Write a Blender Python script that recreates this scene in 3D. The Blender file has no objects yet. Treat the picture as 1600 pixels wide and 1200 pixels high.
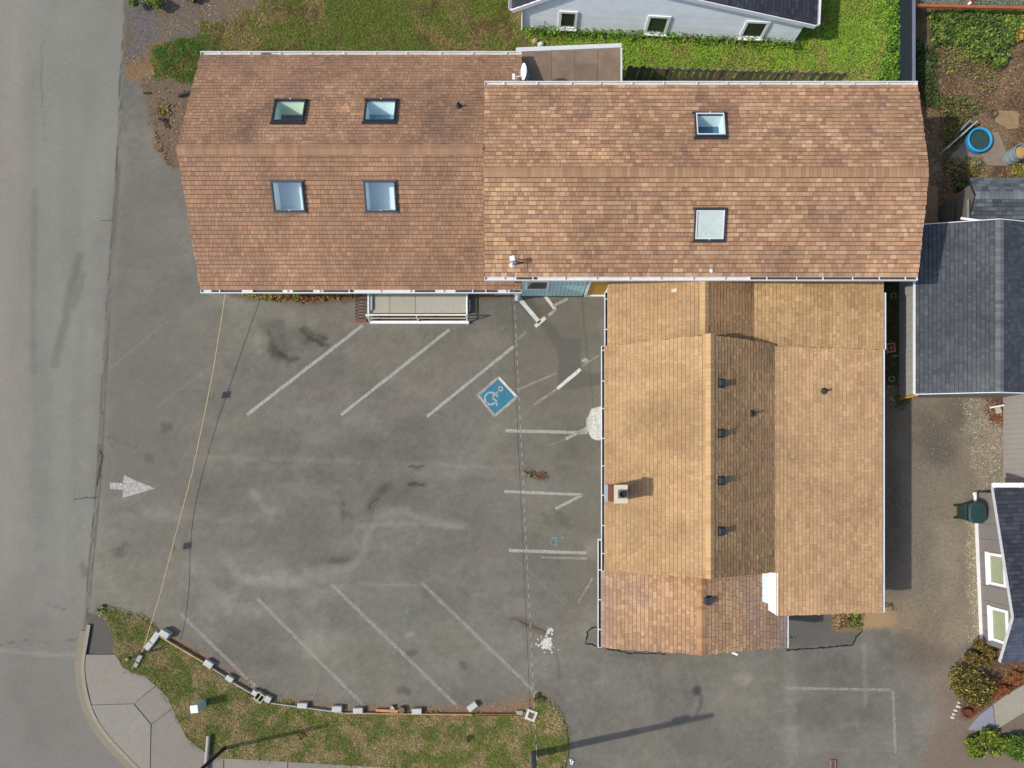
import bpy, math, random
import numpy as np
from mathutils import Vector, Matrix

# ------------------------------------------------------------------ camera, world, sun, exposure
K = 1109.0      # focal length in photo pixels (1600 wide)
H = 28.0        # drone height in metres
CX, CY = 810.0, 750.0   # where the plumb line meets the photo
SUN_EL, SUN_AZ = 45.0, 12.5   # elevation; shadows fall this many degrees north of east
sc = bpy.context.scene
cam_data = bpy.data.cameras.new('camera')
cam_data.sensor_width = 36.0
cam_data.lens = K / 1600.0 * 36.0
cam_data.shift_x = (800.0 - CX) / 1600.0
cam_data.shift_y = (CY - 600.0) / 1600.0
cam_data.clip_end = 1000.0
cam = bpy.data.objects.new('camera', cam_data)
cam.location = (0, 0, H)
sc.collection.objects.link(cam)
sc.camera = cam

world = bpy.data.worlds.new('World')
sc.world = world
world.use_nodes = True
wn = world.node_tree
sky = wn.nodes.new('ShaderNodeTexSky')
sky.sky_type = 'NISHITA'
sky.sun_disc = False
sky.sun_elevation = math.radians(SUN_EL)
sky.sun_rotation = math.radians(270.0 - SUN_AZ)
sky.air_density = 1.0
sky.dust_density = 2.0
sky.ozone_density = 1.0
bg = wn.nodes['Background']
bg.inputs['Strength'].default_value = 0.15
wn.links.new(sky.outputs['Color'], bg.inputs['Color'])

sun_data = bpy.data.lights.new('sun', 'SUN')
sun_data.energy = 3.0
sun_data.angle = math.radians(0.9)
sun_data.color = (1.0, 0.95, 0.875)
sun = bpy.data.objects.new('sun', sun_data)
_a, _e = math.radians(SUN_AZ), math.radians(SUN_EL)
_d = Vector((math.cos(_a) * math.cos(_e), math.sin(_a) * math.cos(_e), -math.sin(_e)))
sun.rotation_euler = _d.to_track_quat('-Z', 'Y').to_euler()
sun.location = (-30, -8, 40)
sc.collection.objects.link(sun)

sc.view_settings.view_transform = 'Standard'
sc.view_settings.look = 'None'
sc.view_settings.exposure = 0.35
sc.view_settings.gamma = 1.0
sc.view_settings.use_curve_mapping = False
sc.cycles.max_bounces = 6
sc.cycles.transparent_max_bounces = 12
sc.cycles.use_denoising = True

# ------------------------------------------------------------------ helpers
R = random.Random(7)
ALB = 0.70
def s2l(c):
    c /= 255.0
    return c / 12.92 if c <= 0.04045 else ((c + 0.055) / 1.055) ** 2.4
def S(r, g, b, k=1.0):
    """albedo of a surface that reads (r,g,b) in full sun"""
    return (s2l(r) * ALB * k, s2l(g) * ALB * k, s2l(b) * ALB * k * .97)
def W(px, py, z=0.0):
    s = (H - z) / K
    return Vector(((px - CX) * s, (CY - py) * s, z))
def hit(px, py, O, N):
    d = Vector(((px - CX) / K, (CY - py) / K, -1.0))
    c = Vector((0, 0, H))
    t = (O - c).dot(N) / d.dot(N)
    return c + d * t

BASE = {}
def link(o, parent=None, base=None):
    sc.collection.objects.link(o)
    if parent is not None:
        o.parent = parent
        BASE[o] = BASE[parent]
    else:
        BASE[o] = base if base is not None else Vector((0, 0, 0))
    return o
def thing(name, label, cat, loc, group=None, kind=None):
    o = bpy.data.objects.new(name, None)
    o.empty_display_size = 0.3
    loc = Vector(loc)
    o.location = loc
    link(o, None, loc)
    tag(o, label, cat, group, kind)
    return o
def tag(o, label=None, cat=None, group=None, kind=None):
    if label: o['label'] = label
    if cat: o['category'] = cat
    if group: o['group'] = group
    if kind: o['kind'] = kind
    return o
def set_cols(me, cols):
    at = me.color_attributes.new('col', 'FLOAT_COLOR', 'CORNER')
    n = len(me.loops)
    at.data.foreach_set('color', np.asarray(cols, dtype=np.float32).reshape(-1)[:n * 4])

class MB:
    def __init__(s):
        s.v = []; s.f = []; s.c = []
    def face(s, pts, col=(1, 1, 1)):
        b = len(s.v)
        s.v.extend([tuple(p) for p in pts])
        s.f.append(tuple(range(b, b + len(pts)))); s.c.append(col)
    def obox(s, c, a, b, d, col=(1, 1, 1)):
        """box: centre and three half vectors"""
        c, a, b, d = Vector(c), Vector(a), Vector(b), Vector(d)
        if a.cross(b).dot(d) < 0: a = -a
        i = len(s.v)
        for sx, sy, sz in ((-1,-1,-1),(1,-1,-1),(1,1,-1),(-1,1,-1),(-1,-1,1),(1,-1,1),(1,1,1),(-1,1,1)):
            s.v.append(tuple(c + a * sx + b * sy + d * sz))
        for q in ((3,2,1,0),(4,5,6,7),(0,1,5,4),(1,2,6,5),(2,3,7,6),(3,0,4,7)):
            s.f.append(tuple(i + k for k in q)); s.c.append(col)
        return s
    def box(s, x0, x1, y0, y1, z0, z1, col=(1, 1, 1)):
        return s.obox(((x0+x1)/2, (y0+y1)/2, (z0+z1)/2), ((x1-x0)/2,0,0), (0,(y1-y0)/2,0), (0,0,(z1-z0)/2), col)
    def beam(s, p0, p1, w, h, col=(1, 1, 1), up=(0, 0, 1)):
        p0, p1, up = Vector(p0), Vector(p1), Vector(up)
        d = p1 - p0
        side = d.cross(up)
        if side.length < 1e-6: side = d.cross(Vector((1, 0, 0)))
        side.normalize(); u2 = side.cross(d).normalized()
        return s.obox((p0 + p1) / 2, d / 2, side * (w / 2), u2 * (h / 2), col)
    def tube(s, pts, r, n=8, col=(1, 1, 1), caps=True):
        pts = [Vector(p) for p in pts]
        rs = r if isinstance(r, (list, tuple)) else [r] * len(pts)
        i0 = len(s.v)
        for k, p in enumerate(pts):
            d = (pts[min(k+1, len(pts)-1)] - pts[max(k-1, 0)]).normalized()
            a = d.cross(Vector((0, 0, 1)))
            if a.length < 1e-3: a = d.cross(Vector((1, 0, 0)))
            a.normalize(); b = d.cross(a).normalized()
            for j in range(n):
                t = 2 * math.pi * j / n
                s.v.append(tuple(p + (a * math.cos(t) + b * math.sin(t)) * rs[k]))
        for k in range(len(pts) - 1):
            for j in range(n):
                q = (i0+k*n+j, i0+k*n+(j+1)%n, i0+(k+1)*n+(j+1)%n, i0+(k+1)*n+j)
                s.f.append(q); s.c.append(col)
        if caps:
            s.f.append(tuple(i0 + j for j in range(n))); s.c.append(col)
            s.f.append(tuple(i0 + (len(pts)-1)*n + n-1-j for j in range(n))); s.c.append(col)
        return s
    def lathe(s, c, prof, n=24, col=(1, 1, 1), axis=None, sx=1.0, sy=1.0):
        """prof: list of (radius, height)"""
        c = Vector(c); i0 = len(s.v)
        for r, h in prof:
            for j in range(n):
                t = 2 * math.pi * j / n
                p = Vector((r * math.cos(t) * sx, r * math.sin(t) * sy, h))
                if axis is not None: p = axis @ p
                s.v.append(tuple(c + p))
        for k in range(len(prof) - 1):
            for j in range(n):
                s.f.append((i0+k*n+j, i0+k*n+(j+1)%n, i0+(k+1)*n+(j+1)%n, i0+(k+1)*n+j)); s.c.append(col)
        return s
    def prism(s, pts, z0, z1, col=(1, 1, 1), bottom=False):
        """pts: xy polygon (any winding), extruded z0..z1"""
        a = sum(pts[i][0]*pts[(i+1)%len(pts)][1] - pts[(i+1)%len(pts)][0]*pts[i][1] for i in range(len(pts)))
        if a < 0: pts = list(reversed(pts))
        n = len(pts); i = len(s.v)
        s.v.extend([(p[0], p[1], z1) for p in pts]); s.v.extend([(p[0], p[1], z0) for p in pts])
        s.f.append(tuple(range(i, i+n))); s.c.append(col)
        for k in range(n):
            s.f.append((i+k, i+n+k, i+n+(k+1)%n, i+(k+1)%n)); s.c.append(col)
        if bottom:
            s.f.append(tuple(i+n+n-1-k for k in range(n))); s.c.append(col)
        return s
    def build(s, name, mat, parent=None, base=None, smooth=False):
        b = BASE[parent] if parent is not None else Vector(base if base is not None else (0, 0, 0))
        me = bpy.data.meshes.new(name)
        v = np.asarray(s.v, dtype=np.float64).reshape(-1, 3) - np.array(b)
        me.from_pydata(v.tolist(), [], s.f)
        cols = []
        for f, c in zip(s.f, s.c):
            cols.extend([(c[0], c[1], c[2], 1.0)] * len(f))
        set_cols(me, cols)
        if smooth: me.polygons.foreach_set('use_smooth', [True] * len(me.polygons))
        me.materials.append(mat)
        o = bpy.data.objects.new(name, me)
        if parent is None: o.location = b
        return link(o, parent, b)

# ------------------------------------------------------------------ numpy noise and masks (photo-pixel plane of the ground)
_tab = np.random.RandomState(11).rand(16, 256, 256)
def vnoise(x, y, seed=0):
    x = np.asarray(x, dtype=np.float64) + seed * 37.3; y = np.asarray(y, dtype=np.float64) + seed * 71.9
    xi = np.floor(x).astype(int); yi = np.floor(y).astype(int)
    fx = x - xi; fy = y - yi
    fx = fx*fx*(3-2*fx); fy = fy*fy*(3-2*fy)
    t = _tab[seed % 16]
    a = t[xi & 255, yi & 255]; b = t[(xi+1) & 255, yi & 255]; c = t[xi & 255, (yi+1) & 255]; d = t[(xi+1) & 255, (yi+1) & 255]
    return (a*(1-fx)+b*fx)*(1-fy) + (c*(1-fx)+d*fx)*fy
def fbm(x, y, scale, seed=0, octv=4):
    v = 0; amp = 1; tot = 0; sc_ = 1.0 / scale
    for o in range(octv):
        v = v + amp * vnoise(np.asarray(x)*sc_, np.asarray(y)*sc_, seed + o); tot += amp
        amp *= 0.55; sc_ *= 2.07
    return v / tot
def sstep(a, b, x):
    t = np.clip((x - a) / (b - a), 0, 1)
    return t*t*(3-2*t)
def segdist(x, y, p, q):
    dx, dy = q[0]-p[0], q[1]-p[1]
    l2 = dx*dx + dy*dy + 1e-9
    t = np.clip(((x-p[0])*dx + (y-p[1])*dy) / l2, 0, 1)
    return np.hypot(x-(p[0]+t*dx), y-(p[1]+t*dy)), t
def pmask(x, y, poly, soft=4.0, warp=5.0, wscale=18.0, seed=3):
    """soft 0..1 mask of a polygon whose edge is roughened by noise"""
    x = np.asarray(x, dtype=np.float64); y = np.asarray(y, dtype=np.float64)
    out = np.zeros(x.shape)
    xs = [p[0] for p in poly]; ys = [p[1] for p in poly]; m = soft + warp + 2
    sel = (x > min(xs)-m) & (x < max(xs)+m) & (y > min(ys)-m) & (y < max(ys)+m)
    if not sel.any(): return out
    X, Y = x[sel], y[sel]
    if warp:
        X, Y = X + (fbm(X, Y, wscale, seed)-.5)*2*warp*1.6, Y + (fbm(X, Y, wscale, seed+5)-.5)*2*warp*1.6
    ins = np.zeros(X.shape, bool); dist = np.full(X.shape, 1e9)
    n = len(poly)
    for i in range(n):
        p, q = poly[i], poly[(i+1) % n]
        d, _ = segdist(X, Y, p, q); dist = np.minimum(dist, d)
        if p[1] != q[1]:
            c = ((p[1] > Y) != (q[1] > Y)) & (X < (q[0]-p[0])*(Y-p[1])/(q[1]-p[1])+p[0])
            ins ^= c
    sd = np.where(ins, dist, -dist)
    out[sel] = sstep(-soft, soft, sd)
    return out

# ------------------------------------------------------------------ materials
def nodes_of(name):
    m = bpy.data.materials.new(name); m.use_nodes = True
    nt = m.node_tree
    return m, nt, nt.nodes['Principled BSDF']
def N_(nt, t, **kw):
    n = nt.nodes.new(t)
    for k, v in kw.items(): setattr(n, k, v)
    return n
def grain(nt, bsdf, colsock, scales, amt, bump=0.0, bumpscale=None):
    """multiply a colour by several scales of noise and add fine relief"""
    tc = N_(nt, 'ShaderNodeTexCoord')
    geo = N_(nt, 'ShaderNodeNewGeometry')
    cur = colsock
    for sca, a in zip(scales, amt):
        nz = N_(nt, 'ShaderNodeTexNoise'); nz.inputs['Scale'].default_value = sca
        nz.inputs['Detail'].default_value = 3.0; nz.inputs['Roughness'].default_value = 0.6
        nt.links.new(geo.outputs['Position'], nz.inputs['Vector'])
        mr = N_(nt, 'ShaderNodeMapRange')
        mr.inputs['From Min'].default_value = 0.25; mr.inputs['From Max'].default_value = 0.75
        mr.inputs['To Min'].default_value = 1 - a; mr.inputs['To Max'].default_value = 1 + a
        nt.links.new(nz.outputs['Fac'], mr.inputs['Value'])
        mx = N_(nt, 'ShaderNodeVectorMath', operation='SCALE')
        nt.links.new(cur, mx.inputs[0]); nt.links.new(mr.outputs['Result'], mx.inputs['Scale'])
        cur = mx.outputs['Vector']
    nt.links.new(cur, bsdf.inputs['Base Color'])
    if bump:
        nz = N_(nt, 'ShaderNodeTexNoise'); nz.inputs['Scale'].default_value = bumpscale or 60.0
        nz.inputs['Detail'].default_value = 4.0
        nt.links.new(geo.outputs['Position'], nz.inputs['Vector'])
        bp = N_(nt, 'ShaderNodeBump'); bp.inputs['Strength'].default_value = bump; bp.inputs['Distance'].default_value = 0.02
        nt.links.new(nz.outputs['Fac'], bp.inputs['Height']); nt.links.new(bp.outputs['Normal'], bsdf.inputs['Normal'])
def attr_mat(name, rough=0.9, scales=(), amt=(), bump=0.0, bumpscale=None, spec=0.2):
    m, nt, b = nodes_of(name)
    a = N_(nt, 'ShaderNodeAttribute'); a.attribute_name = 'col'
    b.inputs['Roughness'].default_value = rough
    b.inputs['Specular IOR Level'].default_value = spec
    grain(nt, b, a.outputs['Color'], scales, amt, bump, bumpscale)
    return m
def plain(name, col, rough=0.6, spec=0.3, metal=0.0, scales=(3.0, 25.0), amt=(0.08, 0.08), bump=0.0, bumpscale=None):
    m, nt, b = nodes_of(name)
    rgb = N_(nt, 'ShaderNodeRGB'); rgb.outputs[0].default_value = (*col, 1)
    b.inputs['Roughness'].default_value = rough; b.inputs['Metallic'].default_value = metal
    b.inputs['Specular IOR Level'].default_value = spec
    grain(nt, b, rgb.outputs[0], scales, amt, bump, bumpscale)
    return m
def paint_mat(name, col, keep, scale=9.0, contrast=0.12):
    """worn road paint: bare ground shows through where noise exceeds 'keep'"""
    m, nt, b = nodes_of(name)
    geo = N_(nt, 'ShaderNodeNewGeometry')
    n1 = N_(nt, 'ShaderNodeTexNoise'); n1.inputs['Scale'].default_value = scale; n1.inputs['Detail'].default_value = 6; n1.inputs['Roughness'].default_value = 0.75
    nt.links.new(geo.outputs['Position'], n1.inputs['Vector'])
    mr = N_(nt, 'ShaderNodeMapRange'); mr.inputs['From Min'].default_value = keep - contrast; mr.inputs['From Max'].default_value = keep + contrast
    mr.inputs['To Min'].default_value = 1; mr.inputs['To Max'].default_value = 0
    nt.links.new(n1.outputs['Fac'], mr.inputs['Value'])
    rgb = N_(nt, 'ShaderNodeRGB'); rgb.outputs[0].default_value = (*col, 1)
    b.inputs['Roughness'].default_value = 0.85; b.inputs['Specular IOR Level'].default_value = 0.2
    grain(nt, b, rgb.outputs[0], (4.0, 40.0), (0.12, 0.15))
    tr = N_(nt, 'ShaderNodeBsdfTransparent'); mx = N_(nt, 'ShaderNodeMixShader')
    nt.links.new(mr.outputs['Result'], mx.inputs['Fac']); nt.links.new(tr.outputs[0], mx.inputs[1]); nt.links.new(b.outputs[0], mx.inputs[2])
    nt.links.new(mx.outputs[0], nt.nodes['Material Output'].inputs['Surface'])
    return m
def glass_mat(name, tint, refl=0.12):
    m, nt, b = nodes_of(name)
    tr = N_(nt, 'ShaderNodeBsdfTransparent'); tr.inputs['Color'].default_value = (*tint, 1)
    gl = N_(nt, 'ShaderNodeBsdfGlossy'); gl.inputs['Roughness'].default_value = 0.03
    gl.inputs['Color'].default_value = (0.9, 0.95, 1, 1)
    lw = N_(nt, 'ShaderNodeLayerWeight'); lw.inputs['Blend'].default_value = 0.12
    ad = N_(nt, 'ShaderNodeMath', operation='ADD'); ad.inputs[1].default_value = refl
    nt.links.new(lw.outputs['Fresnel'], ad.inputs[0])
    mx = N_(nt, 'ShaderNodeMixShader')
    nt.links.new(ad.outputs[0], mx.inputs['Fac']); nt.links.new(tr.outputs[0], mx.inputs[1]); nt.links.new(gl.outputs[0], mx.inputs[2])
    nt.links.new(mx.outputs[0], nt.nodes['Material Output'].inputs['Surface'])
    return m

M = {}
M['ground'] = attr_mat('ground_surface', 0.93, (0.9, 6.0, 24.0), (0.05, 0.08, 0.26), 0.35, 70.0, 0.25)
M['asphalt'] = attr_mat('weathered_asphalt', 0.9, (1.3, 7.0, 24.0), (0.03, 0.05, 0.24), 0.25, 90.0, 0.3)
M['shingle'] = attr_mat('asphalt_shingle', 0.92, (1.5, 30.0), (0.05, 0.13), 0.2, 120.0, 0.15)
M['deck'] = plain('roof_felt', S(78, 60, 48), 0.95)
M['decknavy'] = plain('roof_felt_dark', S(45, 47, 52), 0.95)
M['leaf'] = attr_mat('leaf', 0.75, (), (), 0, None, 0.25)
M['gen'] = attr_mat('painted_surface', 0.65, (2.0, 30.0), (0.07, 0.07), 0.0, None, 0.3)
M['conc'] = attr_mat('concrete', 0.9, (1.0, 8.0, 60.0), (0.05, 0.07, 0.12), 0.2, 80.0, 0.25)
M['white'] = plain('white_trim_paint', (0.66, 0.66, 0.65), 0.5, 0.4, 0, (2.5, 14.0), (0.06, 0.08))
M['black'] = plain('black_metal', (0.022, 0.024, 0.028), 0.4, 0.4)
M['wood'] = attr_mat('weathered_wood', 0.85, (4.0, 45.0), (0.15, 0.18), 0.3, 60.0, 0.2)
M['glass'] = glass_mat('skylight_glass', (0.95, 0.985, 0.985), 0.04)
M['win'] = plain('dark_window_glass', (0.03, 0.04, 0.03), 0.08, 0.6, 0, (1.5,), (0.3,))
M['wingreen'] = plain('blind_behind_window', S(170, 178, 148), 0.25, 0.5)
M['metal'] = plain('galvanised_metal', (0.5, 0.52, 0.54), 0.4, 0.5, 0.6)
M['shaft'] = attr_mat('skylight_well', 0.7, (3.0,), (0.04,))
P_ = S(222, 219, 212)
M['paint_fresh'] = paint_mat('fresh_line_paint', P_, 0.70, 9, 0.16)
M['paint_worn'] = paint_mat('worn_line_paint', P_, 0.47, 8, 0.42)
M['paint_old'] = paint_mat('old_line_paint', S(196, 190, 180), 0.41, 6, 0.34)
M['paint_faint'] = paint_mat('faint_line_paint', S(165, 160, 150), 0.38, 5, 0.36)
M['paint_blue'] = paint_mat('blue_paint', S(64, 146, 178), 0.60, 8, 0.26)
M['paint_blue_faint'] = paint_mat('faint_blue_paint', S(130, 180, 195), 0.47, 9, 0.18)
M['paint_spill'] = paint_mat('spilled_white_paint', S(222, 220, 213), 0.68, 9, 0.2)
M['paint_sym'] = paint_mat('stencil_paint', S(215,210,202), 0.53, 14, 0.22)
M['paint_splat'] = paint_mat('splattered_white_paint', S(225, 222, 216), 0.50, 22, 0.16)

# ------------------------------------------------------------------ the ground: colour field in the ground plane
EY = [-140, 0, 60, 130, 240, 300, 400, 500, 600, 700, 760, 850, 900, 960, 985, 1020, 1045, 1085, 1120, 1152, 1180, 1215, 1260, 1340]
EX = [201, 198, 195, 190, 186, 182, 175, 168, 162, 157, 153, 145, 140, 136, 130, 119, 118, 124, 135, 155, 180, 215, 270, 370]
def edge(y): return np.interp(y, EY, EX)

VERGE = [(150,953),(180,955),(215,962),(243,984),(318,1038),(398,1092),(430,1101),(540,1115),(640,1117),(740,1118),(808,1118),(826,1113),(834,1100),(846,1094),(868,1108),(884,1138),(889,1170),(880,1215),(860,1240),(700,1206),(500,1194),(350,1186),(320,1177),(290,1153),(275,1122),(262,1092),(245,1072),(225,1057),(205,1052),(190,1042),(178,1018),(177,978)]
NWGRASS = [(238,72),(300,62),(330,50),(345,80),(330,140),(300,124),(262,122),(240,118)]
NSTRIP = [(318,36),(400,20),(420,-60),(830,-60),(822,40),(812,70),(805,100),(318,100)]
NLAWN = [(812,48),(880,44),(1245,66),(1262,40),(1282,-60),(1403,-60),(1404,130),(1340,140),(985,138),(965,95),(965,72),(830,80)]
IVY = [(1452,22),(1620,10),(1640,60),(1590,55),(1572,80),(1560,108),(1520,92),(1490,74),(1455,70)]

def mixc(c, col, m):
    m = m[:, None]
    return c*(1-m) + np.array(col, float)[None, :]*m
def jit(c, k):
    return c * k[:, None]

BLOTS = [ # x, y, rx, ry, gain : stains and paler worn areas of the lot with shapes of their own
 (452,520,52,30,.95),(436,545,24,22,.84),(490,533,26,10,.80),(428,512,20,12,.9),(470,500,30,16,1.12),(405,540,20,20,1.12),(262,668,11,12,.72),(233,716,11,9,.72),
 (640,690,70,36,.92),(500,660,120,40,1.05),(620,770,70,28,.90),(540,800,14,16,.85),(520,876,26,7,.85),(430,790,30,14,1.08),(460,930,90,40,1.07),(345,945,55,28,1.14),(430,905,60,14,1.07),(360,1010,40,22,.93),(250,590,60,30,.95),
 (700,860,70,40,.93),(820,760,60,40,1.04),(870,815,26,16,.85),(905,700,36,50,.90),(880,520,60,30,.93),(925,860,16,16,1.22),(920,980,20,30,1.12),(640,1020,12,6,.8),(725,1040,7,9,.78),(635,1080,16,8,.78),
 (500,1010,50,26,1.09),(410,1030,90,30,.95),(1000,1080,40,60,1.05),(1080,1150,60,40,.94),(1290,1130,60,50,.95),(1350,1120,30,60,.95),(1160,1060,18,12,1.13),(1300,1035,50,20,.93),
 (640,990,7,7,1.18),(700,940,90,30,.97),(250,800,60,20,1.05),(300,690,80,20,.97),(470,745,100,16,.95),(700,745,120,20,1.04),(190,860,16,10,.82),(133,890,8,16,.84),(1145,840,1,1,1)]
STROKES = [ # points, half width, gain, softness
 ([(400,716),(600,722),(800,732)],1.6,1.06,3), ([(560,822),(640,818),(720,824)],2,1.08,4), ([(480,892),(520,890),(548,886),(566,870),(573,838),(590,808),(625,797),(680,816),(722,822)],3.5,1.10,6), ([(395,770),(415,795),(440,802)],4,1.09,6), ([(250,800),(330,812),(420,806)],4,1.05,8), ([(345,860),(380,905),(450,912),(540,896)],5,1.07,8), ([(520,876),(545,874)],3,.92,4), ([(575,790),(590,770),(610,757)],4,.88,6), ([(300,880),(350,940),(400,955)],6,1.06,9), ([(165,690),(180,720),(176,745)],2,1.08,3),
 ([(300,712),(400,717)],1.5,1.05,4), ([(600,760),(590,790),(575,800)],3,.93,6), ([(640,756),(665,756)],3,.92,3), ([(535,785),(536,815)],2.5,.9,3),
 ([(125,400),(112,445),(100,510),(85,570)],5,.90,6), ([(55,300),(52,450),(52,580)],3,.94,6), ([(130,430),(116,480)],3,.93,4),
 ([(1060,1030),(1080,1100)],5,.94,6), ([(1020,1030),(1035,1090)],4,.95,6), ([(980,1020),(990,1090)],14,.95,14), ([(870,1020),(875,1060)],2,.9,2),  # first two dark strokes paint faint overhead-wire shadows into the asphalt
 ([(1350,1008),(1352,1100)],3,1.14,3), ([(1235,1030),(1237,1190)],7,1.07,8), ([(560,912),(655,914)],1.5,1.10,2), ([(180,424),(300,424)],1.5,1.06,3),
 ([(0,1016),(60,1022),(125,1024)],1.5,1.10,3), ([(75,944),(105,955)],.8,.85,1.2), ([(155,700),(158,715),(156,745)],3,.75,3), ([(170,683),(185,690)],1.2,.8,1.5),
 ([(0,1008),(40,1000),(70,1004),(118,1000)],.7,.85,1.2), ([(66,60),(64,140),(70,220)],.6,.9,1.2), ([(640,729),(652,731),(660,728)],1.2,.7,1.5), ([(640,757),(650,755),(662,757)],1.4,.66,1.6), ([(575,795),(580,788),(590,780)],1.0,.72,1.4), ([(660,640),(700,650)],1,.9,2), ([(472,516),(486,530),(512,540)],2.5,.74,3), ([(478,512),(492,524),(510,530)],1.5,.8,2), ([(436,552),(450,562),(466,560)],3,.78,3), ([(420,520),(430,545),(425,555)],2.5,.84,3), ([(425,545),(440,556)],6,.86,6)]

BLOTS2 = [(1465,690,46,44,.86),(1500,640,26,30,.9),(1478,850,32,80,1.10),(1440,880,26,50,.94),(1430,1020,60,36,.87),(1495,1010,24,70,1.10),(1450,1090,36,60,1.06),(1330,1050,50,26,.90),(1290,1120,46,40,.92),(1360,1110,30,40,.94),(1400,780,12,60,.9),(1545,720,20,40,1.06),
 (60,700,22,260,.965),(120,640,16,300,.97),(90,300,10,260,1.02),(30,1000,40,120,.96),(70,1120,40,60,.97),(20,150,18,120,1.03)]
def ground_srgb(x, y):
    """the ground's own colour, as it reads in sun (sRGB 0..255), over photo pixels of the ground plane"""
    n = x.size
    n1 = fbm(x, y, 130, 1); n2 = fbm(x, y, 40, 2); n3 = fbm(x, y, 9, 4, 3); n4 = fbm(x*0.35, y*1.3, 60, 6)
    # parking lot asphalt
    c = np.tile(np.array([119., 114., 103.]), (n, 1))
    c = mixc(c, (126, 121, 107), sstep(.35, .7, n1)*.6)
    c = mixc(c, (103, 101, 97), sstep(.42, .68, fbm(x+60*fbm(x,y,70,5), y, 80, 8))*.36)
    c = mixc(c, (138, 133, 121), sstep(.50, .72, fbm(x*.7+50*fbm(x,y,50,1), y*1.2, 48, 11))*.36)
    c = jit(c, 1.02 + (n2-.5)*.10 + (n3-.5)*.10 + (n4-.5)*.10 + (fbm(x, y, 4.5, 13, 2)-.5)*.11)
    # street: paler and smoother
    e = edge(y)
    road = sstep(1.0, -1.0, x-e)
    rc = np.tile(np.array([136., 134., 124.]), (n, 1))
    rc = mixc(rc, (150, 140, 128), sstep(60, 0, x)*.6)
    rc = jit(rc, 1 + (fbm(x, y*.12, 22, 9)-.5)*.07 + (n1-.5)*.07 + (n3-.5)*.04)
    rc = mixc(rc, (128, 122, 114), sstep(820, 1080, y)*.75)
    c = c*(1-road[:, None]) + rc*road[:, None]
    # paler band of fines and a cracked seam along the street edge
    d = x - e
    c = mixc(c, (140, 132, 118), np.exp(-((d-6)/6.0)**2)*.5*sstep(200, 300, y)*sstep(1000, 950, y))
    wob = (fbm(x, y, 14, 12)-.5)*5
    c = jit(c, 1 - .42*np.exp(-((d+2+wob)/1.3)**2)*sstep(1000, 960, y)*(.4+.6*fbm(x, y, 30, 13)*1.4))
    c = jit(c, 1 - .26*np.exp(-((d-3+wob*.7)/1.2)**2)*sstep(420, 560, y)*sstep(960, 900, y))
    c = jit(c, 1 - .22*np.exp(-((d-1)/3.0)**2)*sstep(240, 270, y)*sstep(420, 350, y))
    for bx, by, rx, ry, g in BLOTS:
        sel = (abs(x-bx) < rx*2.2) & (abs(y-by) < ry*2.2)
        if not sel.any(): continue
        X, Y = x[sel], y[sel]
        w = fbm(X, Y, max(8, min(rx, ry)*.9), 14)
        r = np.hypot((X-bx)/rx, (Y-by)/ry) + (w-.5)*1.7
        c[sel] *= (1 + (g-1)*.85*sstep(1.2, .3, r))[:, None]
    for pts, hw, g, so in STROKES:
        xs = [p[0] for p in pts]; ys = [p[1] for p in pts]; m = hw+so+4
        sel = (x > min(xs)-m) & (x < max(xs)+m) & (y > min(ys)-m) & (y < max(ys)+m)
        if not sel.any(): continue
        X, Y = x[sel], y[sel]
        X = X + (fbm(X, Y, 12, 3)-.5)*5; Y = Y + (fbm(X, Y, 12, 7)-.5)*5
        dd = np.full(X.shape, 1e9)
        for p, q in zip(pts[:-1], pts[1:]): dd = np.minimum(dd, segdist(X, Y, p, q)[0])
        c[sel] *= (1 + (g-1)*sstep(hw+so, hw*.5, dd))[:, None]
    # newer dark asphalt patch by the back door
    p = pmask(x, y, [(806,470),(832,468),(848,492),(862,506),(879,527),(908,527),(908,580),(945,584),(945,600),(900,608),(872,608),(871,545),(843,506)], 1.2, 1.0)
    c = mixc(c, (92, 93, 90), p*.85)
    p = pmask(x, y, [(1228,1012),(1228,960),(1330,960),(1345,985),(1330,1008)], 2, 2); c = mixc(c, (98, 96, 92), p*.7)
    p = pmask(x, y, [(133,957),(176,965),(180,1022),(133,1022)], 2, 3); c = mixc(c, (96, 89, 84), p*.9)
    p = pmask(x, y, [(930,983),(950,978),(950,1012),(918,1006),(916,985)], 1.5, 2); c = mixc(c, (105, 105, 95), p*.6)
    # brownish, drier asphalt near the house front and the lot's west side
    c = mixc(c, (114, 107, 95), pmask(x, y, [(820,500),(945,460),(945,960),(900,960),(880,700),(800,560)], 40, 20, 60)*.42)
    c = mixc(c, (113, 107, 101), pmask(x, y, [(178,250),(300,250),(300,560),(170,760),(160,640)], 30, 20, 60)*.45)
    c = mixc(c, (119, 113, 103), pmask(x, y, [(160,580),(300,600),(260,760),(150,760)], 30, 14, 40)*.4)
    # soil and grit at the foot of walls and edging
    for poly, col, so, a in [
        ([(360,452),(565,452),(560,470),(480,474),(400,470),(362,462)], (108,88,66), 5, .85),
        ([(732,450),(812,450),(812,464),(740,466)], (112,84,62), 5, .7),
        ([(262,985),(330,1030),(400,1075),(430,1090),(540,1105),(640,1105),(740,1104),(800,1095),(830,1086),(852,1082),(868,1098),(840,1120),(740,1122),(540,1122),(400,1098),(320,1044),(250,998)], (142,114,88), 8, .8),
        ([(812,736),(836,732),(858,742),(852,752),(830,746)], (104,84,58), 4, .8),
        ([(790,958),(860,985),(870,992),(840,990),(800,968)], (100,86,62), 3, .5),
        ([(838,482),(880,466),(888,470),(845,500)], (112,92,72), 5, .5)]:
        p = pmask(x, y, poly, so, 6, 14); c = mixc(c, col, p*a)
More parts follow.
